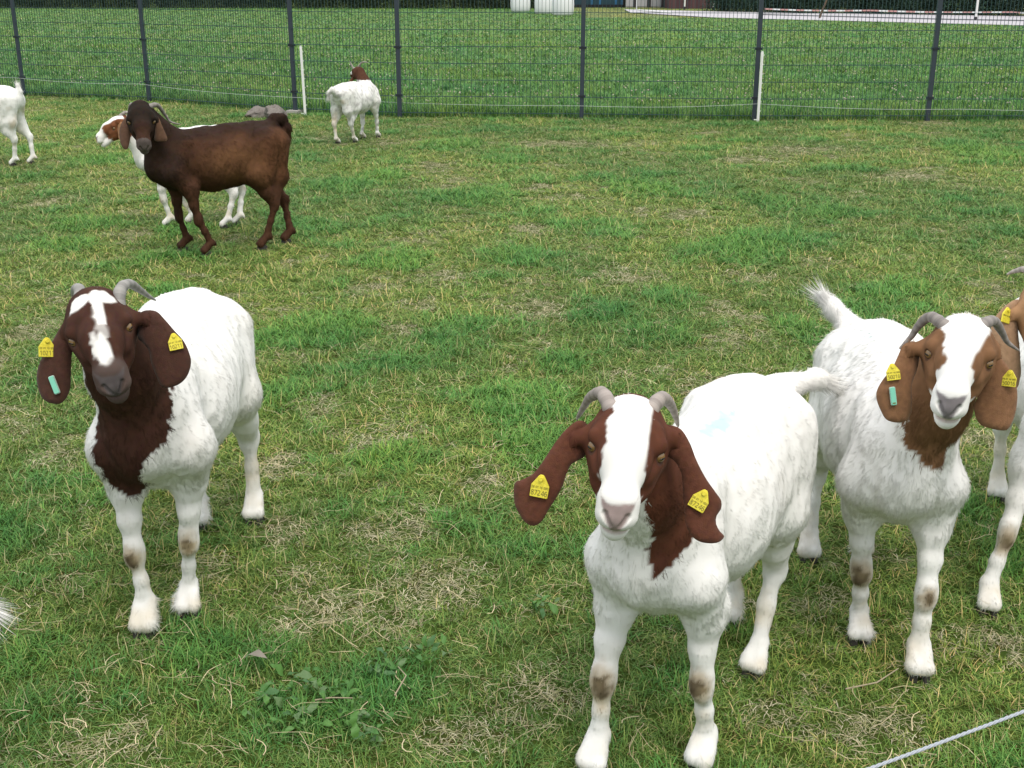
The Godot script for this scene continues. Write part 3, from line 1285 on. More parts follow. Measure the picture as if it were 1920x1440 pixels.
		# brown neck or breast patch, drawn on the front of the goat
		if patch.size() > 2 and g.z > 0.24 + maxf(0.0, g.y - 0.62) * 0.6:
			var pp := Vector2(g.x + wob * 0.010 + wob2 * 0.006, g.y + wob * 0.010)
			if Geometry2D.is_point_in_polygon(pp, patch):
				return b
		elif patch.size() == 1 and g.z > patch[0].x + wob * 0.02 and g.y > patch[0].y:
			return b
		# raddle dye on the back
		if kind == "red":
			var dv := Vector2(g.x - 0.030 + (g.z - 0.015) * 0.13, g.z - 0.015)
			var k := 1.0 - smoothstep(0.45, 1.0, Vector2(dv.x / 0.030, dv.y / 0.115).length() + wob * 0.7)
			if g.y > 0.60:
				w2 = w2.lerp(Color(0.22, 0.54, 0.53), k * 0.58)
		elif kind == "tan":
			var k2 := 1.0 - smoothstep(0.4, 1.0, Vector2((g.x + 0.02) / 0.07, (g.z + 0.20) / 0.09).length() + wob * 0.5)
			if g.y > 0.66:
				w2 = w2.lerp(Color(0.48, 0.76, 0.76), k2 * 0.22)
		elif kind == "dark":
			var k3 := 1.0 - smoothstep(0.3, 1.0, Vector2((g.x - 0.03) / 0.05, (g.z - 0.14) / 0.06).length() + wob * 0.5)
			if g.y > 0.64:
				w2 = w2.lerp(Color(0.45, 0.68, 0.66), k3 * 0.3)
		w2.a = 1.0
		return w2


# ---------------------------------------------------------------- the herd

func V2s(flat: Array) -> PackedVector2Array:
	var r := PackedVector2Array()
	for i in range(0, flat.size(), 2):
		r.append(Vector2(flat[i], flat[i + 1]))
	return r


func foot(x: float, z: float) -> Vector3:
	return Vector3(x, -0.006, z)   # hooves press into the turf


func make_goats() -> void:
	# doe with a dark brown head and breast
	goat({"label": "white goat with dark brown head and breast, green strip in one ear", "base": foot(-1.01, -3.30), "yaw": 3.7, "size": 1.055, "head_size": 1.0, "coat": "dark", "cell": 0.010, "head_cell": 0.0038, "hair": 3.4,
		"feet": [foot(-0.945, -3.045), foot(-1.045, -2.94), foot(-0.885, -3.679), foot(-1.065, -3.637)],
		"head": Vector3(-0.986, 0.969, -2.70), "nose": Vector3(0.378, -0.384, 0.842), "crown": Vector3(-0.025, 0.905, 0.424), "eyes_mid": Vector3(-0.979, 0.969, -2.68),
		"patch": V2s([0.095, 0.900, 0.082, 0.678, 0.072, 0.583, 0.017, 0.549, -0.004, 0.496, 0.005, 0.446, -0.042, 0.396, -0.085, 0.411, -0.115, 0.462, -0.131, 0.540, -0.123, 0.598, -0.087, 0.678, -0.085, 0.900]),
		"tail": [Vector3(-1.04, 0.66, -3.80), Vector3(-1.05, 0.58, -3.83), Vector3(-1.05, 0.50, -3.83)],
		"horn_tone": Color(0.25, 0.24, 0.225), "horn_r": 0.0165,
		"horns": [[Vector3(-0.950, 1.010, -2.735), Vector3(-0.949, 1.048, -2.765), Vector3(-0.945, 1.050, -2.82), Vector3(-0.940, 1.020, -2.88), Vector3(-0.933, 0.994, -2.92), Vector3(-0.924, 0.974, -2.95)],
			[Vector3(-1.036, 1.012, -2.735), Vector3(-1.052, 1.046, -2.775), Vector3(-1.088, 1.030, -2.84), Vector3(-1.126, 0.990, -2.92)]],
		"ears": [{"outline": V2s([-9.6, 3.1, -11.3, 1.2, -13.1, -2.1, -15.0, -5.0, -16.8, -8.7, -17.2, -11.7, -16.3, -15.0, -14.8, -16.7, -12.0, -17.4, -10.3, -16.3, -9.2, -13.6, -9.0, -10.2, -8.9, -7.3, -8.6, -4.3, -7.0, -3.4, -6.4, 0.4, -7.4, 2.6]), "root_y": 0.005,
				"tags": [{"x": -0.138, "y": -0.038, "turn": 2.0, "lean": 38.0, "k": 0.92, "small": "DE 01 16 000", "big": "10211"}, {"x": -0.122, "y": -0.127, "turn": 20.0, "strip": "plain", "k": 0.82}]},
			{"outline": V2s([8.2, 5.1, 11.7, 5.1, 13.9, 3.1, 16.1, 0.5, 18.3, -2.1, 19.6, -5.0, 20.0, -7.6, 19.1, -10.6, 17.2, -12.6, 14.3, -13.5, 12.8, -12.6, 11.7, -10.2, 10.7, -7.6, 10.0, -4.3, 8.4, -2.6, 6.6, -1.0, 6.6, 3.0]), "root_y": 0.032,
				"tags": [{"x": 0.166, "y": -0.024, "turn": 13.0, "k": 0.8, "small": "DE 01 16 000", "big": "10211"}]}]})

	# doe with the broad blaze, closest to the rope
	goat({"label": "white goat with red-brown cheeks, broad white blaze and ear tags 87246", "base": foot(0.46, -2.60), "yaw": -29.0, "coat": "red", "cell": 0.009, "head_cell": 0.0036, "hair": 3.4,
		"feet": [foot(0.447, -2.335), foot(0.195, -2.325), foot(0.652, -2.735), foot(0.634, -3.0)],
		"head": Vector3(0.223, 0.906, -2.111), "nose": Vector3(-0.173, -0.274, 0.946), "crown": Vector3(0.063, 0.955, 0.289), "eyes_mid": Vector3(0.220, 0.908, -2.090),
		"patch": V2s([0.055, 0.90, 0.16, 0.90, 0.112, 0.699, 0.103, 0.645, 0.080, 0.598, 0.045, 0.567, 0.041, 0.605, 0.028, 0.632, 0.044, 0.659, 0.052, 0.70]),
		"tail": [Vector3(0.715, 0.700, -3.01), Vector3(0.77, 0.715, -3.04), Vector3(0.834, 0.723, -3.06), Vector3(0.882, 0.707, -3.07)],
		"horn_tone": Color(0.29, 0.25, 0.225), "horn_r": 0.0175,
		"horns": [[Vector3(0.268, 0.964, -2.145), Vector3(0.296, 0.974, -2.19), Vector3(0.322, 0.940, -2.25), Vector3(0.338, 0.905, -2.28), Vector3(0.350, 0.868, -2.31)],
			[Vector3(0.192, 0.970, -2.145), Vector3(0.178, 0.984, -2.19), Vector3(0.160, 0.955, -2.25), Vector3(0.150, 0.926, -2.28), Vector3(0.136, 0.884, -2.31)]],
		"ears": [{"outline": V2s([-8.9, 5.1, -11.1, 3.7, -13.1, 1.4, -15.2, -1.7, -17.6, -5.1, -19.9, -6.5, -21.5, -7.5, -21.5, -11.2, -20.6, -13.3, -19.3, -15.0, -17.7, -15.6, -16.2, -14.7, -14.8, -12.3, -13.4, -10.1, -12.1, -7.6, -11.3, -5.2, -10.3, -3.4, -8.9, -2.7, -7.2, -1.4, -6.6, 2.0, -7.2, 4.4]),
				"tags": [{"x": -0.163, "y": -0.076, "turn": -10.0, "k": 0.88, "small": "DE 01 16 000", "big": "87246"}]},
			{"outline": V2s([7.0, 4.1, 9.0, 4.2, 11.1, 3.4, 12.8, 0.7, 14.1, -2.7, 15.9, -6.1, 17.9, -8.9, 19.1, -10.6, 19.1, -12.3, 18.2, -13.6, 18.1, -15.2, 18.9, -16.7, 19.8, -17.7, 18.9, -18.7, 17.2, -19.0, 14.8, -18.6, 13.1, -17.4, 12.1, -15.3, 11.8, -12.3, 11.6, -10.2, 11.4, -6.8, 11.1, -5.1, 10.1, -3.1, 8.4, -1.8, 7.0, -0.4]),
				"tags": [{"x": 0.146, "y": -0.102, "turn": -30.0, "k": 0.84, "lean": -15.0, "small": "DE 01 16 000", "big": "87246"}]}]})

	# grey-soiled doe with tan head
	goat({"label": "greyish white goat with tan head, tail raised, ear tag 50016", "base": foot(1.06, -3.10), "yaw": -9.0, "coat": "tan", "shag": 1.4, "cell": 0.010, "head_cell": 0.0038, "hair": 3.4,
		"feet": [foot(1.085, -2.722), foot(0.975, -2.897), foot(1.13, -3.42), foot(0.955, -3.401)],
		"head": Vector3(1.035, 0.939, -2.59), "nose": Vector3(-0.391, -0.27, 0.88), "crown": Vector3(-0.046, 0.961, 0.274), "eyes_mid": Vector3(1.027, 0.941, -2.57),
		"patch": V2s([-0.06, 0.95, -0.042, 0.79, -0.037, 0.742, -0.032, 0.710, -0.021, 0.668, -0.009, 0.672, 0.010, 0.640, 0.056, 0.618, 0.080, 0.626, 0.077, 0.689, 0.096, 0.679, 0.112, 0.682, 0.133, 0.717, 0.150, 0.779, 0.16, 0.95]),
		"tail": [Vector3(1.10, 0.70, -3.54), Vector3(1.058, 0.735, -3.58), Vector3(1.02, 0.775, -3.60), Vector3(0.985, 0.815, -3.61)],
		"horn_tone": Color(0.21, 0.185, 0.17), "horn_r": 0.0165,
		"horns": [[Vector3(1.090, 1.000, -2.62), Vector3(1.132, 1.000, -2.66), Vector3(1.168, 0.965, -2.69), Vector3(1.190, 0.936, -2.70), Vector3(1.220, 0.915, -2.70)],
			[Vector3(0.998, 1.004, -2.62), Vector3(0.982, 1.010, -2.66), Vector3(0.968, 0.980, -2.69), Vector3(0.957, 0.949, -2.70), Vector3(0.932, 0.919, -2.70)]],
		"ears": [{"outline": V2s([-8.8, 3.7, -11.2, 2.8, -12.4, 0.4, -14.0, -2.7, -16.1, -5.4, -17.3, -7.9, -17.3, -10.0, -16.4, -12.5, -15.2, -14.6, -13.3, -15.3, -11.5, -15.3, -10.0, -14.6, -9.2, -12.5, -9.1, -9.4, -9.1, -6.4, -7.4, -3.0, -6.4, 0.6, -7.0, 3.0]),
				"tags": [{"x": -0.142, "y": -0.036, "turn": 7.0, "k": 0.76, "small": "DE 01 16 000", "big": "50016"}, {"x": -0.141, "y": -0.091, "turn": 7.0, "strip": "marked", "k": 0.78}]},
			{"outline": V2s([8.0, 4.0, 9.6, 3.2, 10.8, 0.7, 12.7, -1.8, 14.0, -4.2, 15.0, -6.4, 15.4, -9.4, 15.1, -12.5, 14.2, -15.2, 12.7, -17.1, 9.9, -16.9, 7.5, -15.9, 6.6, -13.7, 6.6, -11.0, 7.5, -7.9, 7.6, -4.8, 6.6, -1.5, 6.6, 2.0]),
				"tags": [{"x": 0.128, "y": -0.050, "turn": -6.0, "k": 0.76, "lean": -35.0, "small": "DE 01 16 000", "big": "50016"}]}]})

	# goat beside her, mostly out of the picture
	goat({"label": "white goat with pale tan ears behind the greyish goat, one foreleg forward", "base": foot(1.74, -3.48), "yaw": -15.0, "coat": "pale_tan", "cell": 0.012, "head_cell": 0.007, "hair": 1.8,
		"feet": [foot(1.74, -3.14), foot(1.40, -3.06), foot(1.94, -3.80), foot(1.74, -3.86)],
		"head": Vector3(1.40, 0.938, -2.93), "nose": Vector3(-0.135, -0.522, 0.842), "crown": Vector3(0.015, 0.849, 0.529), "eyes_mid": Vector3(1.388, 0.935, -2.90),
		"patch": PackedVector2Array([Vector2(0.42, 0.66)]),
		"tail": [Vector3(1.87, 0.66, -3.96), Vector3(1.88, 0.58, -3.98), Vector3(1.88, 0.52, -3.98)],
		"horns": [[Vector3(1.372, 1.000, -2.97), Vector3(1.356, 1.036, -3.02), Vector3(1.338, 1.028, -3.05), Vector3(1.321, 1.016, -3.06)], [Vector3(1.44, 1.000, -2.97), Vector3(1.47, 1.035, -3.02), Vector3(1.50, 1.02, -3.06), Vector3(1.53, 0.99, -3.08)]],
		"ears": [{"outline": V2s([-5.5, 5.5, -8.0, 5.4, -10.9, 3.4, -13.5, 0.0, -14.1, -4.1, -12.3, -10.9, -10.3, -16.5, -7.2, -18.0, -4.8, -14.5, -5.2, -8.0, -6.0, -2.0, -5.5, 3.0]), "tone": Color(0.30, 0.19, 0.115), "root_x": 0.07,
				"tags": [{"x": -0.107, "y": 0.014, "turn": -12.0, "k": 0.80, "lean": 25.0, "small": "DE 01 16 000"}]},
			{"outline": V2s([5.5, 5.5, 8.0, 5.4, 10.9, 3.4, 13.5, 0.0, 14.1, -4.1, 12.3, -10.9, 10.3, -16.5, 7.2, -18.0, 4.8, -14.5, 5.2, -8.0, 6.0, -2.0, 5.5, 3.0]), "tone": Color(0.30, 0.19, 0.115), "root_x": 0.07}]})

	# dark brown buck, side on, looking round
	goat({"label": "dark brown buck standing side on in the paddock, head turned to look", "base": foot(-2.03, -8.05), "yaw": -57.0, "size": 1.09, "head_size": 1.18, "neck": 1.0, "coat": "buck", "cell": 0.0155, "head_cell": 0.0075, "hair": 1.6, "fat": 0.96,
		"feet": [foot(-2.07, -7.85), foot(-2.27, -8.0), foot(-1.73, -8.05), foot(-1.60, -8.26)],
		"head": Vector3(-2.392, 0.925, -7.72), "nose": Vector3(0.229, -0.631, 0.741), "crown": Vector3(0.186, 0.776, 0.603), "eyes_mid": Vector3(-2.386, 0.919, -7.69),
		"tail": [Vector3(-1.68, 0.80, -8.27), Vector3(-1.655, 0.865, -8.30), Vector3(-1.60, 0.865, -8.32), Vector3(-1.57, 0.80, -8.33), Vector3(-1.57, 0.73, -8.34)],
		"horn_tone": Color(0.20, 0.18, 0.16), "horn_r": 0.017,
		"horns": [[Vector3(-2.345, 1.000, -7.77), Vector3(-2.315, 1.00, -7.84), Vector3(-2.29, 0.93, -7.91), Vector3(-2.265, 0.885, -7.93), Vector3(-2.20, 0.868, -7.93)], [Vector3(-2.44, 1.000, -7.77), Vector3(-2.49, 1.00, -7.84), Vector3(-2.53, 0.93, -7.91), Vector3(-2.56, 0.87, -7.96)]],
		"ears": [{"outline": V2s([6.5, 4.4, 9.6, 3.4, 12.0, -1.7, 15.5, -10.7, 13.0, -12.2, 6.9, -11.7, 6.6, -6.0, 6.0, 0.0]), "tone": Color(0.105, 0.058, 0.036), "step": 0.012, "root_x": 0.07},
			{"outline": V2s([-7.4, 4.4, -11.4, 3.4, -15.2, -3.4, -15.2, -12.1, -13.0, -16.8, -10.3, -17.2, -8.6, -10.3, -8.2, -2.0]), "tone": Color(0.095, 0.052, 0.034), "step": 0.012, "root_x": 0.07}]})

	# white goat half hidden by the buck
	goat({"label": "white goat with brown-patched head half hidden behind the dark buck", "base": foot(-2.44, -8.95), "yaw": -80.0, "size": 0.94, "coat": "brown", "cell": 0.016, "head_cell": 0.009, "hair": 0.7,
		"feet": [foot(-2.62, -8.85), foot(-2.48, -8.97), foot(-2.17, -8.79), foot(-2.11, -8.93)],
		"head": Vector3(-2.93, 0.745, -8.88), "nose": Vector3(-0.86, -0.42, 0.28), "crown": Vector3(-0.40, 0.90, 0.10), "eyes_mid": Vector3(-2.96, 0.755, -8.87),
		"patch": PackedVector2Array([Vector2(0.60, 0.5)]),
		"tail": [Vector3(-2.01, 0.66, -9.02), Vector3(-1.97, 0.60, -9.02), Vector3(-1.96, 0.53, -9.02)],
		"horns": [[Vector3(-2.92, 0.81, -8.88), Vector3(-2.86, 0.85, -8.88), Vector3(-2.80, 0.82, -8.87), Vector3(-2.76, 0.77, -8.86)]],
		"ears": [{"outline": V2s([6.0, 1.0, 9.0, 1.0, 13.0, -5.0, 14.0, -10.0, 11.0, -13.0, 6.5, -12.0, 5.0, -7.0, 4.6, -2.0]), "tone": Color(0.27, 0.14, 0.065), "step": 0.012, "root_x": 0.04, "back": -0.055, "bend": 0.03},
			{"outline": V2s([-4.0, -8.0, -7.0, -9.5, -10.5, -11.5, -12.5, -11.6, -11.0, -9.4, -8.0, -7.0, -5.0, -6.0]), "tone": Color(0.20, 0.09, 0.04), "step": 0.012, "root_x": 0.04, "back": 0.05}]})

	# white goat at the fence, seen from behind
	goat({"label": "white goat with grey flecks seen from behind, standing near the mesh fence", "base": foot(-1.80, -14.03), "yaw": 152.0, "size": 0.86, "coat": "spotted", "cell": 0.017, "head_cell": 0.010, "hair": 0.5, "eyes": false,
		"feet": [foot(-1.78, -14.22), foot(-1.61, -14.32), foot(-2.02, -13.76), foot(-1.83, -13.86)],
		"head": Vector3(-1.83, 0.755, -14.40), "nose": Vector3(-0.55, -0.1, -0.83), "crown": Vector3(0, 1, 0), "eyes_mid": Vector3(-1.82, 0.740, -14.40),
		"patch": PackedVector2Array([Vector2(0.20, 0.80)]),
		"tuft": 2.5, "tail": [Vector3(-1.99, 0.58, -13.66), Vector3(-2.03, 0.62, -13.63), Vector3(-2.07, 0.59, -13.62), Vector3(-2.08, 0.53, -13.62)],
		"horns": [[Vector3(-1.825, 0.81, -14.38), Vector3(-1.79, 0.86, -14.36), Vector3(-1.75, 0.88, -14.33), Vector3(-1.69, 0.876, -14.30)], [Vector3(-1.89, 0.81, -14.42), Vector3(-1.92, 0.87, -14.42), Vector3(-1.93, 0.89, -14.40)]],
		"ears": [{"outline": V2s([4.0, 3.0, 7.0, 2.0, 10.0, -4.0, 10.5, -10.0, 7.0, -11.5, 4.0, -7.0]), "tone": Color(0.22, 0.10, 0.045), "step": 0.014, "root_x": 0.03, "back": -0.06},
			{"outline": V2s([-5.0, 0.0, -8.0, -2.0, -13.0, -8.0, -14.5, -10.0, -11.5, -10.5, -7.0, -6.5, -5.0, -4.0]), "tone": Color(0.13, 0.06, 0.03), "step": 0.014, "root_x": 0.04, "back": 0.05}]})

	# rear half of a white goat
	goat({"label": "white goat with upright tail, rear half in view, grazing away from the fence corner", "base": foot(-5.40, -12.08), "yaw": -93.0, "coat": "white", "cell": 0.017, "hair": 0.5, "eyes": false,
		"feet": [foot(-5.70, -11.98), foot(-5.72, -12.18), foot(-5.06, -12.0), foot(-4.93, -12.14)],
		"head": Vector3(-6.00, 0.80, -12.05), "nose": Vector3(-0.8, -0.6, 0.05), "crown": Vector3(-0.5, 0.85, 0), "eyes_mid": Vector3(-6.0, 0.80, -12.05),
		"tail": [Vector3(-4.96, 0.68, -12.06), Vector3(-4.93, 0.73, -12.06), Vector3(-4.94, 0.80, -12.06)]})

	# goat beside the photographer: only its tail tip shows
	goat({"label": "white goat outside the picture whose long-haired tail tip reaches in", "base": foot(-1.585, -2.02), "yaw": -90.0, "coat": "white", "cell": 0.015, "hair": 1.6, "eyes": false, "tuft": 2.2,
		"feet": [foot(-1.88, -1.91), foot(-1.88, -2.13), foot(-1.24, -1.91), foot(-1.24, -2.13)],
		"head": Vector3(-2.15, 0.80, -2.02), "nose": Vector3(-0.8, -0.6, 0.05), "crown": Vector3(-0.5, 0.85, 0), "eyes_mid": Vector3(-2.15, 0.8, -2.02),
		"tail": [Vector3(-1.11, 0.655, -2.02), Vector3(-1.07, 0.625, -2.02), Vector3(-1.035, 0.60, -2.02)]})

	raise_herd()


# ---------------------------------------------------------------- ground, grass

func make_ground() -> void:
	var st := begin()
	for q in [[-260, 30, 260, -420]]:
		var a := Vector3(q[0], 0, q[1])
		var b := Vector3(q[2], 0, q[1])
		var c := Vector3(q[2], 0, q[3])
		var e := Vector3(q[0], 0, q[3])
		for p in [a, c, b, a, e, c]:
			st.set_normal(Vector3.UP)
			st.add_vertex(p)
	var m := StandardMaterial3D.new()
	m.albedo_texture = noise_texture(0.02, Color(0.25, 0.23, 0.12), Color(0.31, 0.35, 0.16), 3, 5, Color(0.22, 0.29, 0.12))
	m.uv1_triplanar = true
	m.uv1_world_triplanar = true
	m.uv1_scale = Vector3(0.9, 0.9, 0.9)
	m.roughness = 1.0
	m.metallic_specular = 0.1
	var o := plain("ground", st.commit(), m, "", "", "", "structure")
	o.set_meta("label", "grazed paddock and hay field ground")


func blade(v: PackedVector3Array, n: PackedVector3Array, c: PackedColorArray, root: Vector3, dir: Vector3, height: float, width: float, droop: float, col: Color) -> void:
	# a bent blade of two quads and a tip
	var side := Vector3(-dir.z, 0, dir.x).normalized()
	var p := root
	var w := width
	var up := (Vector3.UP + dir * 0.35).normalized()
	var last_l := p - side * w
	var last_r := p + side * w
	var segs := 3
	for i in segs:
		var t := float(i + 1) / segs
		up = (up + dir * droop * 0.5 + Vector3.DOWN * droop * 0.35 * t).normalized()
		p += up * height / segs
		var ww := w * (1.0 - t * t)
		var nn := (side.cross(up).normalized() * 0.6 * (-1.0 if side.cross(up).y < 0.0 else 1.0) + Vector3.UP * 0.5).normalized()
		var shade := Color(col.r, col.g, col.b)
		if i < segs - 1:
			var l := p - side * ww
			var r := p + side * ww
			for q in [last_l, r, last_r, last_l, l, r]:
				v.append(q)
				n.append(nn)
				c.append(shade)
			last_l = l
			last_r = r
		else:
			for q in [last_l, p, last_r]:
				v.append(q)
				n.append(nn)
				c.append(shade)


func clump(blades: int, radius: float, h0: float, h1: float, w: float, droop0: float, droop1: float, tones: Array, dry_share: float) -> ArrayMesh:
	var v := PackedVector3Array()
	var n := PackedVector3Array()
	var c := PackedColorArray()
	for k in blades:
		var a := rng.randf() * TAU
		var r := sqrt(rng.randf()) * radius
		var root := Vector3(cos(a) * r, -0.004, sin(a) * r)
		var b := rng.randf() * TAU
		var dir := Vector3(cos(b), 0, sin(b))
		var col: Color = tones[rng.randi() % (tones.size() - 1)]
		if rng.randf() < dry_share:
			col = tones[tones.size() - 1]
		col = col * rng.randf_range(0.75, 1.25)
		blade(v, n, c, root, dir, rng.randf_range(h0, h1), w * rng.randf_range(0.6, 1.2), rng.randf_range(droop0, droop1), col)
	return arrays_mesh(v, PackedVector3Array(), c, PackedInt32Array())


func straw_clump() -> ArrayMesh:
	# loose bleached stalks lying on the sward
	var v := PackedVector3Array()
	var n := PackedVector3Array()
	var c := PackedColorArray()
	for k in 7:
		var p := Vector3(rng.randf_range(-0.07, 0.07), rng.randf_range(0.016, 0.040), rng.randf_range(-0.07, 0.07))
		var a := rng.randf() * TAU
		var turn := rng.randfn(0.0, 0.28)
		var len := rng.randf_range(0.008, 0.024)
		var w := rng.randf_range(0.0004, 0.0009)
		var col := Color(0.52, 0.44, 0.28) * rng.randf_range(0.5, 1.25)
		for i in 4:
			var d := Vector3(cos(a), rng.randf_range(-0.35, 0.25), sin(a)).normalized()
			var q := p + d * len
			var s := d.cross(Vector3.UP).normalized() * w
			for e in [p - s, q + s, p + s, p - s, q - s, q + s]:
				v.append(e)
				c.append(col)
			p = q
			a += turn + rng.randfn(0.0, 0.15)
	return arrays_mesh(v, PackedVector3Array(), c, PackedInt32Array())


func scatter(called: String, mesh: Mesh, material: Material, spots: PackedFloat32Array, parent: Node3D) -> void:
	var mm := MultiMesh.new()
	mm.transform_format = MultiMesh.TRANSFORM_3D
	mm.use_colors = true
	mm.mesh = mesh
	mm.instance_count = spots.size() / 16
	mm.buffer = spots
	var o := MultiMeshInstance3D.new()
	o.name = called
	o.multimesh = mm
	o.material_override = material
	o.set_meta("kind", "stuff")
	parent.add_child(o, true)


func put(spots: PackedFloat32Array, x: float, y: float, z: float, turn: float, size: float, high: float, tint: Color) -> void:
	var c := cos(turn) * size
	var s := sin(turn) * size
	spots.append_array(PackedFloat32Array([c, 0, s, x, 0, high, 0, y, -s, 0, c, z, tint.r, tint.g, tint.b, 1]))


func blot(list: Array, x: float, z: float) -> float:
	# how deep a point lies in the listed patches (x, z, radius across, radius along)
	var best := 0.0
	for i in range(0, list.size(), 4):
		var dx: float = (x - list[i]) / list[i + 2]
		var dz: float = (z - list[i + 1]) / list[i + 3]
		best = maxf(best, 1.0 - sqrt(dx * dx + dz * dz))
	return best


const LUSH := [-0.37, -10.15, 0.55, 0.67, -1.02, -6.01, 0.37, 0.41, 0.05, -4.95, 0.26, 0.25, -0.78, -7.67, 0.32, 0.40, 0.77, -6.01, 0.23, 0.31, 1.17, -10.71, 0.44, 0.66, 5.19, -13.27, 0.54, 1.13, 2.58, -9.40, 0.39, 0.47, 2.16, -9.88, 0.32, 0.46, -0.46, -4.23, 0.19, 0.22, 0.09, -4.34, 0.23, 0.28, -0.46, -2.54, 0.22, 0.16, -0.72, -2.81, 0.16, 0.11, -1.27, -5.82, 0.17, 0.29, 1.97, -6.33, 0.27, 0.34, 1.59, -8.00, 0.41, 0.60, 0.00, -7.83, 0.29, 0.33, 1.54, -6.01, 0.17, 0.31, -1.56, -10.71, 0.39, 0.60, -1.64, -8.95, 0.29, 0.38, -3.17, -8.17, 0.23, 0.32, -4.37, -12.43, 0.34, 0.59, -3.29, -8.95, 0.33, 0.43, -5.37, -13.27, 0.24, 0.63, -0.06, -12.43, 0.34, 0.47, 2.40, -6.94, 0.23, 0.26, -1.74, -5.82, 0.11, 0.19, -1.32, -2.81, 0.10, 0.16, -1.06, -4.98, 0.14, 0.22, -0.24, -3.66, 0.11, 0.11, 0.26, -5.46, 0.16, 0.21, 0.94, -6.69, 0.19, 0.25, -1.23, -11.34, 0.31, 0.46, -0.87, -2.79, 0.12, 0.11, -0.68, -13.73, 0.49, 0.48, -2.39, -7.83, 0.22, 0.23]
const DRY := [-0.23, -3.21, 0.25, 0.24, -0.33, -3.66, 0.18, 0.17, -0.12, -4.02, 0.16, 0.20, -0.54, -3.08, 0.17, 0.16, -0.64, -2.96, 0.12, 0.09, -0.47, -3.58, 0.14, 0.16, 0.06, -2.63, 0.19, 0.20, -0.10, -2.45, 0.18, 0.11, 0.66, -2.54, 0.11, 0.14, 0.85, -2.47, 0.24, 0.13, 1.37, -2.90, 0.12, 0.17, 0.24, -10.71, 0.24, 0.36, -0.44, -7.22, 0.27, 0.28, -0.84, -6.94, 0.26, 0.26, 0.18, -6.45, 0.33, 0.35, 0.74, -7.22, 0.30, 0.36, 0.48, -5.29, 0.15, 0.16, -0.57, -6.01, 0.17, 0.20, -0.84, -4.84, 0.16, 0.21, -0.73, -3.62, 0.13, 0.21, -1.76, -4.29, 0.17, 0.22, -2.56, -6.01, 0.17, 0.41, -0.89, -4.13, 0.12, 0.21, 0.16, -8.75, 0.28, 0.30, 1.46, -9.40, 0.26, 0.35, 3.80, -11.34, 0.62, 0.50, 0.55, -13.73, 1.23, 0.48, 3.22, -13.27, 0.95, 0.45, -2.79, -8.55, 0.24, 0.29, -3.88, -9.88, 0.27, 0.38, -2.30, -14.22, 0.38, 0.41, -0.98, -2.41, 0.19, 0.13, -0.34, -2.96, 0.14, 0.12, 0.96, -3.11, 0.10, 0.10, 2.47, -12.43, 0.56, 0.47, -0.76, -12.04, 0.33, 0.37]


func fence_z(x: float) -> float:
	for i in FENCE.size() - 1:
		if x >= FENCE[i].x and x <= FENCE[i + 1].x:
			return lerpf(FENCE[i].y, FENCE[i + 1].y, (x - FENCE[i].x) / (FENCE[i + 1].x - FENCE[i].x))
	return FENCE[0].y if x < FENCE[0].x else FENCE[FENCE.size() - 1].y


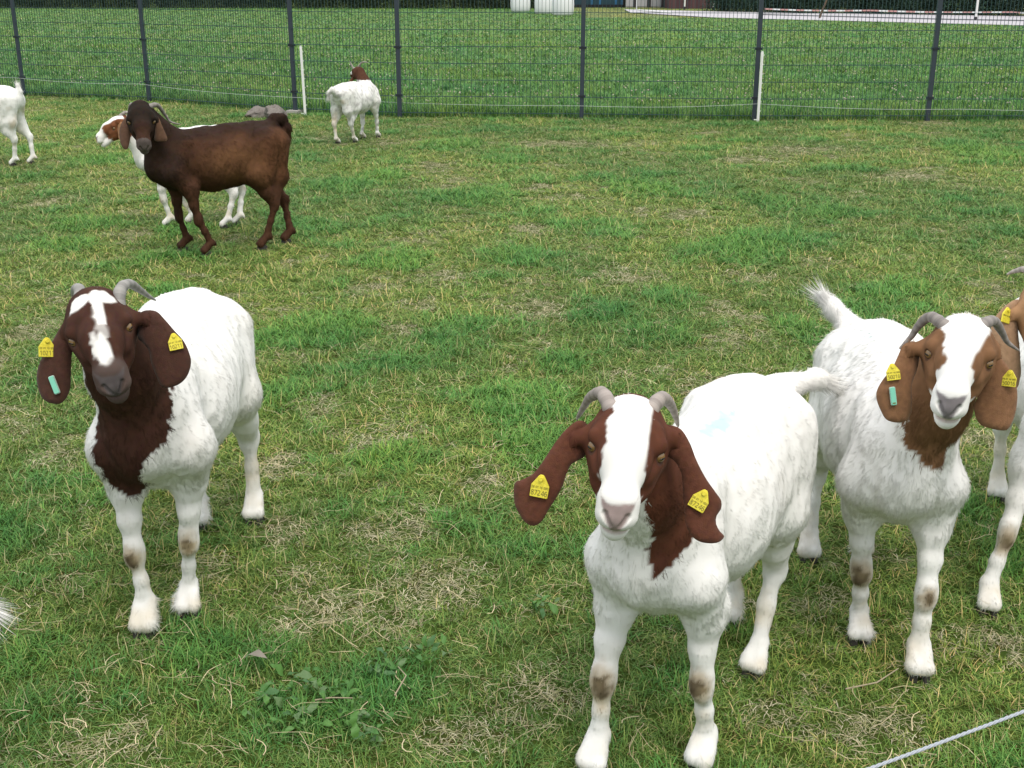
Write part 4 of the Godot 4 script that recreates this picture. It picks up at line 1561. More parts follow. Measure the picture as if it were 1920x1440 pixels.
func make_grass() -> void:
	var leaf := StandardMaterial3D.new()
	leaf.vertex_color_use_as_albedo = true
	leaf.roughness = 0.6
	leaf.metallic_specular = 0.3
	leaf.backlight_enabled = true
	leaf.backlight = Color(0.35, 0.4, 0.2)
	leaf.cull_mode = BaseMaterial3D.CULL_DISABLED
	var straw := StandardMaterial3D.new()
	straw.vertex_color_use_as_albedo = true
	straw.roughness = 0.8
	straw.metallic_specular = 0.2
	straw.cull_mode = BaseMaterial3D.CULL_DISABLED
	var green := [Color(0.158, 0.262, 0.058), Color(0.124, 0.232, 0.050), Color(0.222, 0.290, 0.082), Color(0.088, 0.182, 0.042), Color(0.44, 0.39, 0.20)]
	var lush_tones := [Color(0.088, 0.225, 0.048), Color(0.066, 0.182, 0.042), Color(0.125, 0.262, 0.058), Color(0.26, 0.31, 0.11)]
	var dry_tones := [Color(0.42, 0.36, 0.21), Color(0.29, 0.28, 0.125), Color(0.49, 0.43, 0.27), Color(0.19, 0.25, 0.075), Color(0.52, 0.46, 0.31)]

	var sward := Node3D.new()
	sward.name = numbered("paddock_grass")
	add_child(sward)
	tag(sward, "short grazed grass of the paddock with green tufts and straw patches", "grass", "", "stuff")
	var kinds := 4
	var turf := []
	var tuft := []
	var dead := []
	var loose := []
	for k in kinds:
		turf.append(PackedFloat32Array())
		tuft.append(PackedFloat32Array())
		dead.append(PackedFloat32Array())
		loose.append(PackedFloat32Array())
	var z := -1.45
	while z > -22.6:
		var step := lerpf(0.031, 0.068, clampf((-z - 2.0) / 8.0, 0.0, 1.0))
		var half := -z * 0.49 + 1.5
		var x := -half
		while x < half:
			var px := x + rng.randf_range(-0.6, 0.6) * step
			var pz := z + rng.randf_range(-0.6, 0.6) * step
			x += step
			var fz := fence_z(px)
			if pz < fz - 0.15 or pz < -17.8 and px > -2.0:
				continue
			var big := patch_noise.get_noise_2d(px, pz)
			var mid := patch_noise.get_noise_2d(px * 3.1 + 40.0, pz * 3.1)
			var worn := smoothstep(-0.15, 0.35, patch_noise.get_noise_2d(px * 0.33 + 13.0, pz * 0.2) + (0.12 if pz < -6.0 else -0.05))
			var lush := maxf(blot(LUSH, px, pz) * 1.5, (big - 0.24) * 2.0) + mid * 0.35
			var arid := maxf(blot(DRY, px, pz) * 1.5, (-big - 0.22) * 2.0) + mid * 0.30 + 0.06 + 0.06 * worn
			var k := rng.randi() % kinds
			var lump := 0.85 + 0.4 * big + 1.6 * maxf(patch_noise.get_noise_2d(px * 6.5, pz * 6.5 + 90.0), -0.25)
			var turn := rng.randf() * TAU
			var spread := step / 0.04
			var hue := rng.randf_range(-0.16, 0.16) - big * 0.25 - mid * 0.12 + worn * 0.19
			var tint := Color(1.0 + hue * 0.9, 1.0 + hue * 0.25, 1.0 - hue * 0.2) * rng.randf_range(0.82, 1.18) * (1.0 + 0.18 * worn)
			if lush > arid - 0.1 and rng.randf() < (lush + 0.02) * 1.5 + 0.05:
				put(tuft[k], px, 0.0, pz, turn, spread, rng.randf_range(0.75, 1.25) * (0.55 + 0.35 * minf(lush, 1.2) + 0.3 * lump), tint)
			elif rng.randf() < (arid - 0.10) * 0.85 + 0.02:
				put(dead[k], px, 0.0, pz, turn, spread, rng.randf_range(0.7, 1.2), Color(0.95, 1.0, 1.05) * rng.randf_range(0.75, 1.15))
			else:
				put(turf[k], px, 0.0, pz, turn, spread, rng.randf_range(0.6, 1.4) * lump, tint)
			if rng.randf() < 0.012 + maxf(arid, 0.0) * 0.045:
				put(loose[k], px, 0.0, pz, turn, rng.randf_range(0.8, 1.5), rng.randf_range(0.8, 1.4), Color.WHITE * rng.randf_range(0.7, 1.2))
		z -= step
	for k in kinds:
		scatter("turf", clump(24, 0.036, 0.024, 0.060, 0.0014, 0.3, 1.7, green, 0.10), leaf, turf[k], sward)
		scatter("tuft", clump(22, 0.036, 0.034, 0.078, 0.0018, 0.2, 1.5, lush_tones, 0.04), leaf, tuft[k], sward)
		scatter("dead_grass", clump(22, 0.036, 0.025, 0.055, 0.0013, 1.2, 2.6, dry_tones, 0.2), straw, dead[k], sward)
		scatter("straw", straw_clump(), straw, loose[k], sward)

	# hay field behind the fence: longer, greener, with clover in flower
	var field := Node3D.new()
	field.name = numbered("field_grass")
	add_child(field)
	tag(field, "longer green grass and flowering clover of the field beyond the fence", "grass", "", "stuff")
	var long_grass := [PackedFloat32Array(), PackedFloat32Array(), PackedFloat32Array()]
	var far_grass := [PackedFloat32Array(), PackedFloat32Array(), PackedFloat32Array()]
	var yard_grass := PackedFloat32Array()
	var flowers := PackedFloat32Array()
	z = -15.4
	while z > -96.0:
		var step := 0.10 * pow(-z / 16.0, 0.95)
		var half := -z * 0.49 + 4.0
		var x := -half
		while x < half:
			var px := x + rng.randf_range(-0.6, 0.6) * step
			var pz := z + rng.randf_range(-0.6, 0.6) * step
			x += step
			if pz > fence_z(px) - 0.03 or in_lane(px, pz):
				continue
			var big := patch_noise.get_noise_2d(px * 0.35 + 9.0, pz * 0.35)
			var mid := patch_noise.get_noise_2d(px * 1.3, pz * 1.3 + 70.0)
			var strip := 1.0 - smoothstep(0.0, 1.6, fence_z(px) - pz)
			var hue := rng.randf_range(-0.15, 0.15) + big * 0.5
			var yard := pz < -66.0 and px > 4.0
			var tint := Color(1.0 + hue, 1.0 + hue * 0.25, 1.0 - hue * 0.4) * rng.randf_range(0.8, 1.2)
			var high := rng.randf_range(0.5, 1.35) * (1.0 + 0.6 * mid + 0.7 * strip)
			if pz < -36.0:
				high *= 0.6
			if yard:
				high *= 0.45
			var spread := step / 0.09
			if yard:
				put(yard_grass, px, 0.0, pz, rng.randf() * TAU, spread * 0.5, high, tint)
			elif pz > -34.0:
				put(long_grass[rng.randi() % 3], px, 0.0, pz, rng.randf() * TAU, spread, high, tint)
			else:
				put(far_grass[rng.randi() % 3], px, 0.0, pz, rng.randf() * TAU, spread * 0.5, high, tint)
			if not yard and rng.randf() < (0.024 + maxf(mid - 0.10, 0.0) * 0.34) * spread and pz > -60.0:
				put(flowers, px, 0.12 * high + rng.randf_range(0.0, 0.05), pz, rng.randf() * TAU, rng.randf_range(0.7, 1.2), rng.randf_range(0.7, 1.1), Color(1, rng.randf_range(0.85, 1.0), rng.randf_range(0.8, 0.95)) * rng.randf_range(0.6, 1.0))
		z -= step
	var field_tones := [Color(0.098, 0.235, 0.048), Color(0.072, 0.190, 0.042), Color(0.155, 0.285, 0.070), Color(0.115, 0.245, 0.048), Color(0.34, 0.34, 0.19)]
	var yard_tones := [Color(0.27, 0.33, 0.09), Color(0.33, 0.36, 0.12), Color(0.22, 0.29, 0.08), Color(0.45, 0.42, 0.22)]
	for k in 3:
		scatter("long_grass", clump(20, 0.062, 0.08, 0.19, 0.0033, 0.2, 1.2, field_tones, 0.06), leaf, long_grass[k], field)
		scatter("distant_grass", clump(30, 0.17, 0.08, 0.19, 0.008, 0.2, 1.2, field_tones, 0.06), leaf, far_grass[k], field)
	scatter("mown_grass", clump(30, 0.17, 0.08, 0.19, 0.008, 0.2, 1.2, yard_tones, 0.06), leaf, yard_grass, field)
	var head := SphereMesh.new()
	head.radius = 0.0125
	head.height = 0.022
	head.radial_segments = 7
	head.rings = 4
	var petal := paint(Color(0.62, 0.58, 0.50), 0.9)
	petal.vertex_color_use_as_albedo = true
	scatter("clover_flower", head, petal, flowers, field)


func leaf_mesh(length: float, width: float, arch: float, wave: float) -> ArrayMesh:
	# a broad leaf with a folded midrib, along +z
	var v := PackedVector3Array()
	var idx := PackedInt32Array()
	var segs := 6
	for i in segs + 1:
		var t := float(i) / segs
		var w := width * sin(PI * pow(t, 0.7)) * 0.5 * (1.0 + 0.18 * sin(t * 17.0 + wave))
		if i == 0:
			w = width * 0.05
		var y := arch * sin(t * PI * 0.8)
		for k in [-1.0, 0.0, 1.0]:
			v.append(Vector3(k * w, y + absf(k) * w * 0.35 + 0.003 * sin(t * 9.0 + k * 2.0 + wave), t * length))
	for i in segs:
		for k in 2:
			var a := i * 3 + k
			idx.append_array(PackedInt32Array([a, a + 3, a + 1, a + 1, a + 3, a + 4]))
	var n := PackedVector3Array()
	n.resize(v.size())
	for i in range(0, idx.size(), 3):
		var fn := (v[idx[i + 2]] - v[idx[i]]).cross(v[idx[i + 1]] - v[idx[i]])
		if fn.y < 0.0:
			var swap := idx[i + 1]
			idx[i + 1] = idx[i + 2]
			idx[i + 2] = swap
			fn = -fn
		for k in 3:
			n[idx[i + k]] += fn
	for i in n.size():
		n[i] = n[i].normalized()
	return arrays_mesh(v, n, PackedColorArray(), idx)


func make_weeds() -> void:
	var greens := []
	for c in [Color(0.060, 0.160, 0.036), Color(0.080, 0.190, 0.042), Color(0.052, 0.130, 0.042), Color(0.10, 0.170, 0.070)]:
		var m := paint(c, 0.5)
		m.backlight_enabled = true
		m.backlight = Color(0.3, 0.4, 0.15)
		m.cull_mode = BaseMaterial3D.CULL_DISABLED
		greens.append(m)
	var shapes := []
	for k in 5:
		shapes.append(leaf_mesh(rng.randf_range(0.028, 0.050), rng.randf_range(0.014, 0.026), rng.randf_range(0.004, 0.016), k * 1.7))
	var spots := [-0.44, -2.56, -0.56, -2.66, -0.34, -2.73, -0.23, -2.79, -0.34, -2.43, -0.55, -2.47, 0.10, -3.02, 1.85, -6.33, -0.48, -2.62, -0.40, -2.48, -0.62, -2.55]
	for i in range(0, spots.size(), 2):
		var p := thing("weed_plant", Vector3(spots[i], 0.0, spots[i + 1]), "low broad-leaved weed rosette growing in the grazed turf", "weed", "broad-leaved weeds in the turf")
		var many := rng.randi_range(9, 15)
		for k in many:
			var l := part("leaf", shapes[rng.randi() % 5], greens[rng.randi() % 4], p)
			var s := rng.randf_range(0.6, 1.1)
			l.transform = Transform3D(Basis(Vector3.UP, TAU * k / many + rng.randf_range(-0.4, 0.4)) * Basis(Vector3.RIGHT, rng.randf_range(-0.8, 0.25)) * Basis(Vector3.BACK, rng.randf_range(-0.5, 0.5)) * Basis.IDENTITY.scaled(Vector3(s, s, s)), Vector3(rng.randf_range(-0.05, 0.05), 0.012 + rng.randf() * 0.028, rng.randf_range(-0.05, 0.05)))


func make_small_things() -> void:
	# dried curled leaf
	var dry := paint(Color(0.22, 0.20, 0.165), 0.9)
	dry.cull_mode = BaseMaterial3D.CULL_DISABLED
	var l := plain("dead_leaf", leaf_mesh(0.075, 0.030, 0.02, 0.5), dry, "curled grey-brown dead leaf lying on the grass", "leaf")
	l.transform = Transform3D(Basis(Vector3.UP, 1.2), Vector3(-0.72, 0.035, -2.75))
	# short pale sticks
	var stick := paint(Color(0.33, 0.28, 0.19), 0.9)
	for d in [[Vector3(-0.50, 0.03, -2.56), Vector3(-0.46, 0.034, -2.565), Vector3(-0.40, 0.036, -2.56), 0.0022], [Vector3(-0.30, 0.03, -2.58), Vector3(-0.275, 0.05, -2.64), Vector3(-0.30, 0.045, -2.69), 0.0020], [Vector3(0.86, 0.03, -2.61), Vector3(0.95, 0.03, -2.64), Vector3(1.02, 0.04, -2.69), 0.0024]]:
		var st := begin()
		add_tube(st, PackedVector3Array([d[0], d[1], d[2]]), PackedFloat32Array([d[3], d[3] * 0.9, d[3] * 0.6]), 7)
		plain("stalk", st.commit(), stick, "pale dry stalk lying on the turf", "stalk", "dry stalks on the turf")
	# braided electric rope in the foreground with its two stakes
	var a := Vector3(-0.10, 0.345, -1.494)
	var b := Vector3(1.62, 0.36, -2.332)
	var rope := thing("fence_rope", Vector3.ZERO, "twisted white fence rope stretched across the near corner of the paddock", "rope")
	var white := paint(Color(0.38, 0.41, 0.46), 0.8)
	for k in 3:
		var pts := PackedVector3Array()
		var rad := PackedFloat32Array()
		var axis := (b - a).normalized()
		var u := axis.cross(Vector3.UP).normalized()
		var w := u.cross(axis)
		var steps := 540
		for i in steps + 1:
			var t := float(i) / steps
			var ang := t * 275.0 + TAU * k / 3.0
			pts.append(a.lerp(b, t) + Vector3(0, -0.012 * sin(t * PI), 0) + (u * cos(ang) + w * sin(ang)) * 0.0018)
			rad.append(0.0020)
		var st := begin()
		add_tube(st, pts, rad, 6)
		part("strand", st.commit(), white, rope)
	for e in [[a, "white plastic stake holding the near end of the twisted rope"], [b, "white plastic stake holding the far end of the twisted rope"]]:
		var at: Vector3 = e[0]
		stake(Vector3(at.x, 0, at.z), 0.55, 0.0, e[1])


func stake(at: Vector3, height: float, lean: float, label: String) -> void:
	var s := thing("fence_stake", at, label, "stake", "white fence stakes")
	var white := paint(Color(0.80, 0.80, 0.78), 0.45)
	var up := Vector3(lean, 1, 0).normalized()
	var bs := Basis(up.cross(Vector3.BACK).normalized(), up, Vector3.BACK)
	var st := begin()
	add_box(st, up * height * 0.5, Vector3(0.034, height, 0.010), bs)
	add_box(st, up * height * 0.5 + Vector3(0, 0, 0.007), Vector3(0.008, height - 0.03, 0.014), bs)
	add_box(st, up * (height + 0.008), Vector3(0.022, 0.016, 0.012), bs)
	part("shaft", st.commit(), white, s)
	var n := int(height / 0.12)
	for k in n:
		var st2 := begin()
		var c := up * (0.14 + k * 0.12) + bs.x * 0.020
		add_box(st2, c + bs.x * 0.004, Vector3(0.012, 0.005, 0.009), bs)
		add_box(st2, c + bs.x * 0.008 + up * 0.006, Vector3(0.004, 0.014, 0.009), bs)
		part("wire_hook", st2.commit(), white, s)
	var st3 := begin()
	add_box(st3, up * 0.03 - bs.x * 0.03, Vector3(0.05, 0.012, 0.012), bs)
	part("foot_tread", st3.commit(), white, s)


# ---------------------------------------------------------------- mesh fence

const FENCE := [Vector2(-18.2, -23.9), Vector2(-15.7, -22.9), Vector2(-13.2, -21.9), Vector2(-10.6, -20.9), Vector2(-8.05, -19.87), Vector2(-5.715, -18.94), Vector2(-3.10, -17.16), Vector2(-1.553, -16.59), Vector2(0.954, -16.42), Vector2(3.268, -16.16), Vector2(5.612, -16.16), Vector2(8.05, -16.16), Vector2(10.5, -16.16), Vector2(13.0, -16.16), Vector2(15.5, -16.16)]


func make_fence() -> void:
	var root := thing("mesh_fence", Vector3.ZERO, "tall dark wire mesh fence with grey-blue steel posts along the paddock", "fence")
	var post := paint(Color(0.036, 0.048, 0.062), 0.5)
	var wire := paint(Color(0.030, 0.068, 0.075), 0.5)
	var clampm := paint(Color(0.018, 0.022, 0.028), 0.5)
	var concrete := paint(Color(0.42, 0.40, 0.37), 0.95)
	for i in FENCE.size():
		var p := Vector3(FENCE[i].x, 0, FENCE[i].y)
		var near: Vector2 = FENCE[mini(i + 1, FENCE.size() - 1)] - FENCE[maxi(i - 1, 0)]
		var bs := Basis(Vector3.UP, atan2(-near.y, near.x))
		var st := begin()
		add_box(st, p + Vector3(0, 1.0, 0), Vector3(0.058, 2.04, 0.038), bs)
		var o := part("post", st.commit(), post, root)
		var st5 := begin()
		add_box(st5, p + Vector3(0, 2.03, 0), Vector3(0.062, 0.02, 0.042), bs)
		part("cap", st5.commit(), clampm, o)
		for h in [0.30, 0.94, 1.60]:
			var st2 := begin()
			add_box(st2, p + Vector3(0, h, 0), Vector3(0.092, 0.034, 0.052), bs)
			part("clamp", st2.commit(), clampm, o)
		if i == 6:
			var st3 := begin()
			add_box(st3, p + Vector3(0, 0.02, 0.02), Vector3(0.20, 0.05, 0.16), bs)
			part("footing", st3.commit(), concrete, o)
	for i in FENCE.size() - 1:
		var a := Vector3(FENCE[i].x, 0, FENCE[i].y)
		var b := Vector3(FENCE[i + 1].x, 0, FENCE[i + 1].y)
		var d := (b - a)
		var len := d.length()
		var dir := d / len
		var bs := Basis(Vector3.UP, atan2(-dir.z, dir.x))
		var st := begin()
		var back := -dir.cross(Vector3.UP) * -0.024
		var n := int((len - 0.10) / 0.05)
		for k in n + 1:
			var p := a + dir * (0.05 + k * (len - 0.10) / n) + back
			add_box(st, p + Vector3(0, 0.995, 0), Vector3(0.0052, 1.95, 0.0052), bs)
		for k in 10:
			var y := 0.07 + k * 0.22
			if y > 1.97:
				continue
			for side in [-0.0075, 0.0075]:
				add_box(st, a + d * 0.5 + back + Vector3(0, y, 0) + bs.z * side, Vector3(len - 0.05, 0.0070, 0.0060), bs)
		part("mesh_panel", st.commit(), wire, root)
	# electric wire on white stakes, in front of the mesh
	var wp := PackedVector3Array()
	var rr := PackedFloat32Array()
	var hold := [Vector3(-10.6, 0.34, -20.4), Vector3(-8.05, 0.33, -19.45), Vector3(-5.7, 0.30, -18.5), Vector3(-2.905, 0.24, -16.86), Vector3(0.9, 0.19, -16.25), Vector3(3.296, 0.235, -16.06), Vector3(6.0, 0.17, -16.0), Vector3(9.0, 0.19, -16.0)]
	for i in hold.size() - 1:
		for k in 8:
			var t := k / 8.0
			wp.append((hold[i] as Vector3).lerp(hold[i + 1], t) - Vector3(0, 0.03 * sin(t * PI), 0))
			rr.append(0.0024)
	var st4 := begin()
	add_tube(st4, wp, rr, 5)
	plain("electric_wire", st4.commit(), paint(Color(0.50, 0.54, 0.52), 0.6), "thin pale electric wire strung low in front of the mesh fence", "wire")
	stake(Vector3(-2.905, 0, -16.83), 0.93, -0.012, "white plastic stake beside the two grey stones")
	stake(Vector3(3.296, 0, -16.03), 0.90, 0.0, "white plastic stake set right in front of a fence post")
	# stones
	var stone := StandardMaterial3D.new()
	stone.albedo_texture = noise_texture(0.03, Color(0.36, 0.34, 0.32), Color(0.55, 0.52, 0.50), 21, 5)
	stone.uv1_triplanar = true
	stone.uv1_scale = Vector3(3, 3, 3)
	stone.roughness = 0.95
	for k in 2:
		var sp: Vector3 = [Vector3(-3.50, 0.05, -16.62), Vector3(-3.25, 0.06, -16.52)][k]
		var m: Mesh = rock([Vector3(0.17, 0.10, 0.12), Vector3(0.20, 0.13, 0.13)][k], 5 + k)
		var o := plain("stone", m, stone, ["rounded grey stone lying by the fence post", "angular grey stone with a ridged top by the fence post"][k], "stone")
		o.position = sp
		o.rotation_degrees.y = 20.0 + 60.0 * k


func rock(r: Vector3, seed_value: int) -> Mesh:
	var nse := FastNoiseLite.new()
	nse.seed = seed_value
	nse.frequency = 1.1
	nse.fractal_octaves = 4
	var sphere := SphereMesh.new()
	sphere.radius = 1.0
	sphere.height = 2.0
	sphere.radial_segments = 28
	sphere.rings = 18
	var st := SurfaceTool.new()
	st.create_from(sphere, 0)
	var m := st.commit()
	var mdt := MeshDataTool.new()
	mdt.create_from_surface(m, 0)
	for i in mdt.get_vertex_count():
		var v := mdt.get_vertex(i)
		var k := 1.0 + nse.get_noise_3dv(v * 1.2) * 0.75
		v = v * k
		# a few flat facets
		for f in [Vector3(0.5, 0.8, 0.3), Vector3(-0.6, 0.7, 0.35), Vector3(0.2, 0.5, 0.85)]:
			var fn: Vector3 = f.normalized()
			var over := v.dot(fn) - 0.72
			if over > 0.0:
				v -= fn * over * 0.85
		mdt.set_vertex(i, Vector3(v.x * r.x, v.y * r.y, v.z * r.z))
	var am := ArrayMesh.new()
	mdt.commit_to_surface(am)
	var st2 := SurfaceTool.new()
	st2.create_from(am, 0)
	st2.generate_normals()
	return st2.commit()


# ---------------------------------------------------------------- far side of the field

const LANE := [Vector2(8.0, -88.0), Vector2(14.0, -80.0), Vector2(29.6, -68.0), Vector2(46.0, -60.0), Vector2(40.0, -44.0), Vector2(22.2, -53.5), Vector2(10.9, -66.0), Vector2(7.5, -78.0)]


func in_lane(x: float, z: float) -> bool:
	return Geometry2D.is_point_in_polygon(Vector2(x, z), PackedVector2Array(LANE))


func make_far_side() -> void:
	# paved lane
	var st := begin()
	var poly := PackedVector2Array(LANE)
	var tri := Geometry2D.triangulate_polygon(poly)
	for i in range(0, tri.size(), 3):
		for k in [0, 2, 1] if Geometry2D.is_polygon_clockwise(PackedVector2Array([poly[tri[i]], poly[tri[i + 1]], poly[tri[i + 2]]])) else [0, 1, 2]:
			st.set_normal(Vector3.UP)
			var q := poly[tri[i + k]]
			st.add_vertex(Vector3(q.x, 0.05, q.y))
	var pave := StandardMaterial3D.new()
	pave.albedo_texture = noise_texture(0.05, Color(0.60, 0.59, 0.61), Color(0.76, 0.75, 0.77), 33, 4)
	pave.uv1_triplanar = true
	pave.uv1_world_triplanar = true
	pave.uv1_scale = Vector3(0.3, 0.3, 0.3)
	pave.roughness = 0.95
	var lane := plain("lane", st.commit(), pave, "", "", "", "structure")
	lane.set_meta("label", "pale paved farm lane beyond the field")
	# dark kerb line along the middle of the lane
	var kerb := begin()
	add_strip(kerb, [Vector3(14.5, 0.08, -71.5), Vector3(22.0, 0.08, -61.6), Vector3(30.0, 0.08, -55.8), Vector3(42.0, 0.08, -50.0)], 0.30, 0.05)
	var kerb_o := plain("kerb", kerb.commit(), paint(Color(0.17, 0.17, 0.18), 0.9), "", "", "", "structure")
	kerb_o.set_meta("label", "low dark kerb along the lane")

	hedge("dark green hedge along the far edge of the field", [Vector3(-58, 0, -92), Vector3(-30, 0, -94), Vector3(-14, 0, -93), Vector3(2.5, 0, -92)], 3.0, 2.2, 5200, Color(0.022, 0.040, 0.016))
	hedge("tall clipped hedge behind the striped barrier tape", [Vector3(13.4, 0, -83.0), Vector3(21, 0, -76.6), Vector3(30, 0, -70.5), Vector3(45, 0, -63)], 3.2, 1.8, 4600, Color(0.020, 0.045, 0.028))

	# wrapped silage bales
	var film := paint(Color(0.78, 0.79, 0.80), 0.35)
	for b in [[Vector3(0.55, 0, -80.5), 0.0, "single white film-wrapped bale on the field edge"], [Vector3(2.0, 0, -75.2), 0.4, "white film-wrapped bale touching the bale nearer the blue container"], [Vector3(2.95, 0, -71.5), 0.2, "white film-wrapped bale closest to the blue container"]]:
		bale(b[0], b[1], film, b[2])

	# blue container
	var c := thing("container", Vector3(6.6, 0, -98.0), "dark blue steel container standing beyond the bales", "container")
	var steel := paint(Color(0.018, 0.050, 0.070), 0.5)
	var bright := paint(Color(0.030, 0.13, 0.26), 0.5)
	var st2 := begin()
	add_box(st2, Vector3(0, 1.45, 0), Vector3(4.2, 2.5, 2.2))
	part("box", st2.commit(), steel, c)
	for x in [-2.02, -0.95, -0.35, 0.3, 1.55, 2.02]:
		var s3 := begin()
		add_box(s3, Vector3(x, 1.42, 1.14), Vector3(0.16 if x > -0.9 or x < -1.0 else 0.30, 2.6, 0.08))
		part("rib", s3.commit(), bright, c)
	var s4 := begin()
	add_box(s4, Vector3(0, 0.12, 0.3), Vector3(4.4, 0.22, 1.9))
	part("skid", s4.commit(), paint(Color(0.015, 0.015, 0.018), 0.7), c)

	# cream house wall and red-brown shed behind the lane
	var house := thing("house", Vector3(10.6, 0, -96.0), "cream rendered house wall with dark window between container and shed", "house")
	var h1 := begin()
	add_box(h1, Vector3(0, 2.0, -2.0), Vector3(3.4, 4.0, 4.0))
	part("wall", h1.commit(), paint(Color(0.52, 0.47, 0.36), 0.9), house)
	var h2 := begin()
	add_box(h2, Vector3(0, 0.35, 0.03), Vector3(3.44, 0.5, 0.06))
	part("plinth", h2.commit(), paint(Color(0.42, 0.41, 0.43), 0.9), house)
	for x in [-1.0, 0.05, 1.15]:
		var h3 := begin()
		add_box(h3, Vector3(x, 1.0, 0.05), Vector3(0.30, 1.9, 0.10))
		part("door_post", h3.commit(), paint(Color(0.045, 0.04, 0.045), 0.7), house)
	var h4 := begin()
	add_box(h4, Vector3(-0.45, 1.1, 0.04), Vector3(0.75, 0.9, 0.06))
	part("window", h4.commit(), paint(Color(0.03, 0.035, 0.04), 0.2), house)
	var h5 := begin()
	add_box(h5, Vector3(0, 4.2, -2.0), Vector3(3.8, 0.4, 4.4))
	part("roof", h5.commit(), paint(Color(0.10, 0.05, 0.04), 0.9), house)

	var shed := thing("shed", Vector3(13.6, 0, -92.0), "dark red-brown boarded shed wall behind the lane", "shed")
	var board := [paint(Color(0.090, 0.045, 0.050), 0.85), paint(Color(0.105, 0.054, 0.058), 0.85), paint(Color(0.078, 0.040, 0.046), 0.85)]
	for k in 15:
		var s5 := begin()
		add_box(s5, Vector3(-1.75 + k * 0.25, 1.4, -0.015 * (k % 2)), Vector3(0.24, 2.8, 0.05))
		part("board", s5.commit(), board[k % 3], shed)
	var s6 := begin()
	add_box(s6, Vector3(0, 1.4, -1.5), Vector3(3.7, 2.8, 2.8))
	part("core", s6.commit(), board[2], shed)
	var s7 := begin()
	add_box(s7, Vector3(0, 2.95, -1.3), Vector3(4.1, 0.25, 3.6))
	part("roof", s7.commit(), paint(Color(0.06, 0.05, 0.05), 0.9), shed)

	# white tube frame lying on the yard grass
	var frame := thing("tube_frame", Vector3(0, 0, 0), "white tubular frame with an upright pole on the yard grass", "frame")
	var white := paint(Color(0.72, 0.72, 0.70), 0.5)
	for d in [["pole", Vector3(8.55, 0, -84.5), Vector3(8.55, 2.4, -84.5)], ["bar", Vector3(8.5, 0.10, -82.5), Vector3(9.7, 0.10, -75.0)], ["foot", Vector3(8.4, 0.07, -82.6), Vector3(8.75, 0.07, -82.2)]]:
		var s8 := begin()
		add_tube(s8, PackedVector3Array([d[1], d[2]]), PackedFloat32Array([0.045, 0.045]), 8)
		part(d[0], s8.commit(), white, frame)

	# poles by the lane
	var foot_black := paint(Color(0.03, 0.03, 0.035), 0.7)
	for d in [[Vector3(22.95, 0, -60.8), 3.2, 0.055, "tall white pole with black foot standing on the lane"], [Vector3(12.4, 0, -88.5), 2.6, 0.055, "slim white pole in front of the boarded shed wall"], [Vector3(14.0, 0, -85.5), 2.6, 0.07, "white pole at the hedge end of the boarded shed"]]:
		var p := thing("pole", d[0], d[3], "pole")
		var s9 := begin()
		add_tube(s9, PackedVector3Array([Vector3(0, 0.20, 0), Vector3(0.0, d[1], 0)]), PackedFloat32Array([d[2], d[2]]), 12)
		part("shaft", s9.commit(), white, p)
		var s10 := begin()
		add_tube(s10, PackedVector3Array([Vector3(0, 0.0, 0), Vector3(0, 0.22, 0)]), PackedFloat32Array([d[2] * 1.35, d[2] * 1.25]), 12)
		part("foot", s10.commit(), foot_black, p)
	# rusty stake
	var rs := begin()
	add_tube(rs, PackedVector3Array([Vector3(16.2, 0, -64.8), Vector3(16.3, 0.35, -64.8), Vector3(16.75, 1.6, -64.8)]), PackedFloat32Array([0.05, 0.06, 0.02]), 8)
	plain("stake", rs.commit(), paint(Color(0.11, 0.075, 0.05), 0.9), "leaning brown wooden stake at the lane edge", "stake")

	# red and white barrier tape on short rods
	var rod := paint(Color(0.06, 0.06, 0.06), 0.7)
	var red := paint(Color(0.52, 0.035, 0.03), 0.5)
	var faded := paint(Color(0.55, 0.30, 0.28), 0.5)
	var pale := paint(Color(0.78, 0.78, 0.76), 0.5)
	var line := [Vector3(15.6, 0.30, -76.0), Vector3(20.8, 0.30, -71.5), Vector3(27.2, 0.30, -67.0), Vector3(29.0, 0.30, -64.5), Vector3(36.0, 0.30, -58.5)]
	var tape := thing("barrier_tape", Vector3.ZERO, "red and white striped barrier tape stretched along the hedge", "tape")
	for i in line.size() - 1:
		var a: Vector3 = line[i]
		var b: Vector3 = line[i + 1]
		var len := (b - a).length()
		var n := int(len / 0.5)
		for k in n:
			var t0 := float(k) / n
			var t1 := float(k + 1) / n
			var p0 := a.lerp(b, t0) - Vector3(0, 0.05 * sin(t0 * PI), 0)
			var p1 := a.lerp(b, t1) - Vector3(0, 0.05 * sin(t1 * PI), 0)
			var s11 := begin()
			add_strip(s11, [p0, p1], 0.010, 0.085)
			part("stripe", s11.commit(), (red if i >= 3 else faded) if k % 2 == 0 else pale, tape)
	for q in line:
		var r := thing("tape_rod", Vector3(q.x, 0, q.z - 0.05), "short dark rod carrying the striped tape", "rod", "rods of the barrier tape")
		var s12 := begin()
		add_tube(s12, PackedVector3Array([Vector3.ZERO, Vector3(0, q.y + 0.12, 0)]), PackedFloat32Array([0.014, 0.014]), 6)
		part("shaft", s12.commit(), rod, r)

	# dark sheet wall at the far right
	var wall := thing("sheet_wall", Vector3(30.4, 0, -66.0), "dark navy sheet-clad wall behind the striped tape", "wall")
	var navy := [paint(Color(0.030, 0.034, 0.050), 0.6), paint(Color(0.024, 0.030, 0.045), 0.6)]
	for k in 8:
		var s13 := begin()
		add_box(s13, Vector3(-2.0 + k * 0.62, 1.2, -k * 0.02), Vector3(0.60, 2.3, 0.08))
		part("sheet", s13.commit(), navy[k % 2], wall)
	var s14 := begin()
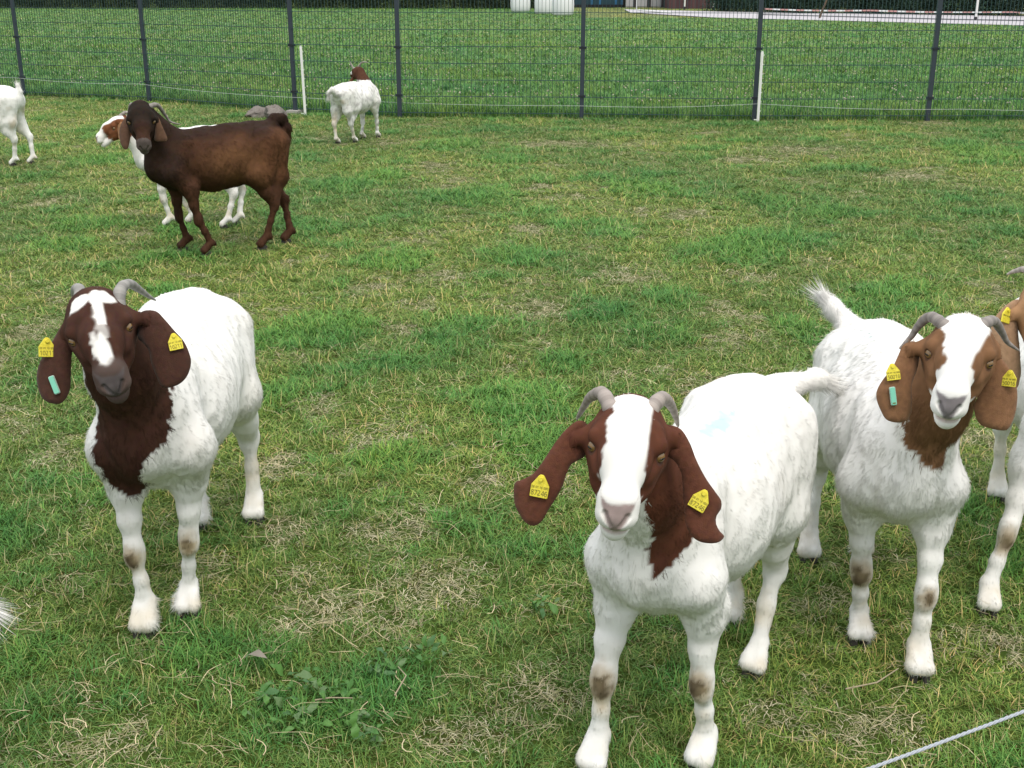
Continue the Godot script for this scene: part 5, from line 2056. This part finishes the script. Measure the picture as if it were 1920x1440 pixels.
	add_box(s14, Vector3(0.2, 1.2, -0.2), Vector3(5.0, 2.3, 0.12))
	part("backing", s14.commit(), navy[1], wall)


func add_strip(st: SurfaceTool, pts: Array, wide: float, high: float) -> void:
	for i in pts.size() - 1:
		var a: Vector3 = pts[i]
		var b: Vector3 = pts[i + 1]
		var d := (b - a)
		var up := Vector3.UP
		var x := d.normalized()
		var z := x.cross(up).normalized()
		add_box(st, (a + b) * 0.5, Vector3(d.length(), high, wide), Basis(x, z.cross(x).normalized(), z))


func bale(at: Vector3, turn: float, material: Material, label: String) -> void:
	var b := thing("silage_bale", at, label, "bale", "white silage bales")
	b.rotation.y = turn
	var st := begin()
	# barrel standing on end, with rounded shoulders and slightly bulging side
	var profile := [Vector2(0.0, 0.0), Vector2(0.48, 0.0), Vector2(0.57, 0.05), Vector2(0.62, 0.14), Vector2(0.645, 0.4), Vector2(0.65, 0.62), Vector2(0.64, 0.86), Vector2(0.61, 1.06), Vector2(0.54, 1.17), Vector2(0.40, 1.22), Vector2(0.0, 1.24)]
	var n := 36
	for i in profile.size() - 1:
		for k in n:
			var quad := []
			for c in [[i, k], [i + 1, k], [i + 1, k + 1], [i, k + 1]]:
				var ang: float = TAU * (c[1] % n) / n
				var wrinkle := 1.0 + 0.010 * sin(ang * 9.0 + profile[c[0]].y * 7.0) + 0.006 * sin(ang * 23.0)
				quad.append(Vector3(cos(ang) * profile[c[0]].x * wrinkle, profile[c[0]].y, sin(ang) * profile[c[0]].x * wrinkle))
			for e in [0, 2, 1, 0, 3, 2]:
				st.set_smooth_group(0)
				st.add_vertex(quad[e])
	st.generate_normals()
	part("film_wrap", st.commit(), material, b)


func hedge(label: String, line: Array, high: float, deep: float, leaves: int, tone: Color) -> void:
	var h := thing("hedge", Vector3.ZERO, label, "hedge")
	var bark := paint(Color(0.05, 0.04, 0.03), 0.9)
	# leafy twig: a spray of many small faces
	var v := PackedVector3Array()
	var n := PackedVector3Array()
	var c := PackedColorArray()
	for k in 90:
		var o := Vector3(rng.randfn(0, 0.22), rng.randfn(0, 0.20), rng.randfn(0, 0.22))
		var a := Vector3(rng.randfn(), rng.randfn(), rng.randfn()).normalized()
		var b := a.cross(Vector3(rng.randfn(), rng.randfn(), rng.randfn())).normalized()
		var s := rng.randf_range(0.03, 0.06)
		var col := tone * rng.randf_range(0.6, 1.9)
		for e in [o - a * s, o + b * s * 0.6, o + a * s, o - a * s, o + a * s, o - b * s * 0.6]:
			v.append(e)
			n.append(a.cross(b))
			c.append(col)
	var leaf := StandardMaterial3D.new()
	leaf.vertex_color_use_as_albedo = true
	leaf.roughness = 0.7
	leaf.cull_mode = BaseMaterial3D.CULL_DISABLED
	var spots := PackedFloat32Array()
	var total := 0.0
	for i in line.size() - 1:
		total += (line[i + 1] - line[i]).length()
	for i in line.size() - 1:
		var a: Vector3 = line[i]
		var b: Vector3 = line[i + 1]
		var share := int(leaves * (b - a).length() / total)
		for k in share:
			var p := a.lerp(b, rng.randf())
			var hue := rng.randf_range(0.7, 1.4)
			put(spots, p.x + rng.randf_range(-0.3, 0.3), rng.randf_range(0.12, high), p.z + rng.randf_range(-deep, deep) * 0.5, rng.randf() * TAU, rng.randf_range(0.8, 1.3), rng.randf_range(0.8, 1.3), Color(hue, hue * rng.randf_range(0.85, 1.15), hue))
		var stems := int((b - a).length() / 1.6)
		for k in stems:
			var p := a.lerp(b, (k + rng.randf()) / stems)
			var st := begin()
			add_tube(st, PackedVector3Array([p, p + Vector3(rng.randf_range(-0.1, 0.1), high * 0.8, 0)]), PackedFloat32Array([0.05, 0.02]), 6)
			part("stem", st.commit(), bark, h)
	scatter("foliage", arrays_mesh(v, n, c, PackedInt32Array()), leaf, spots, h)
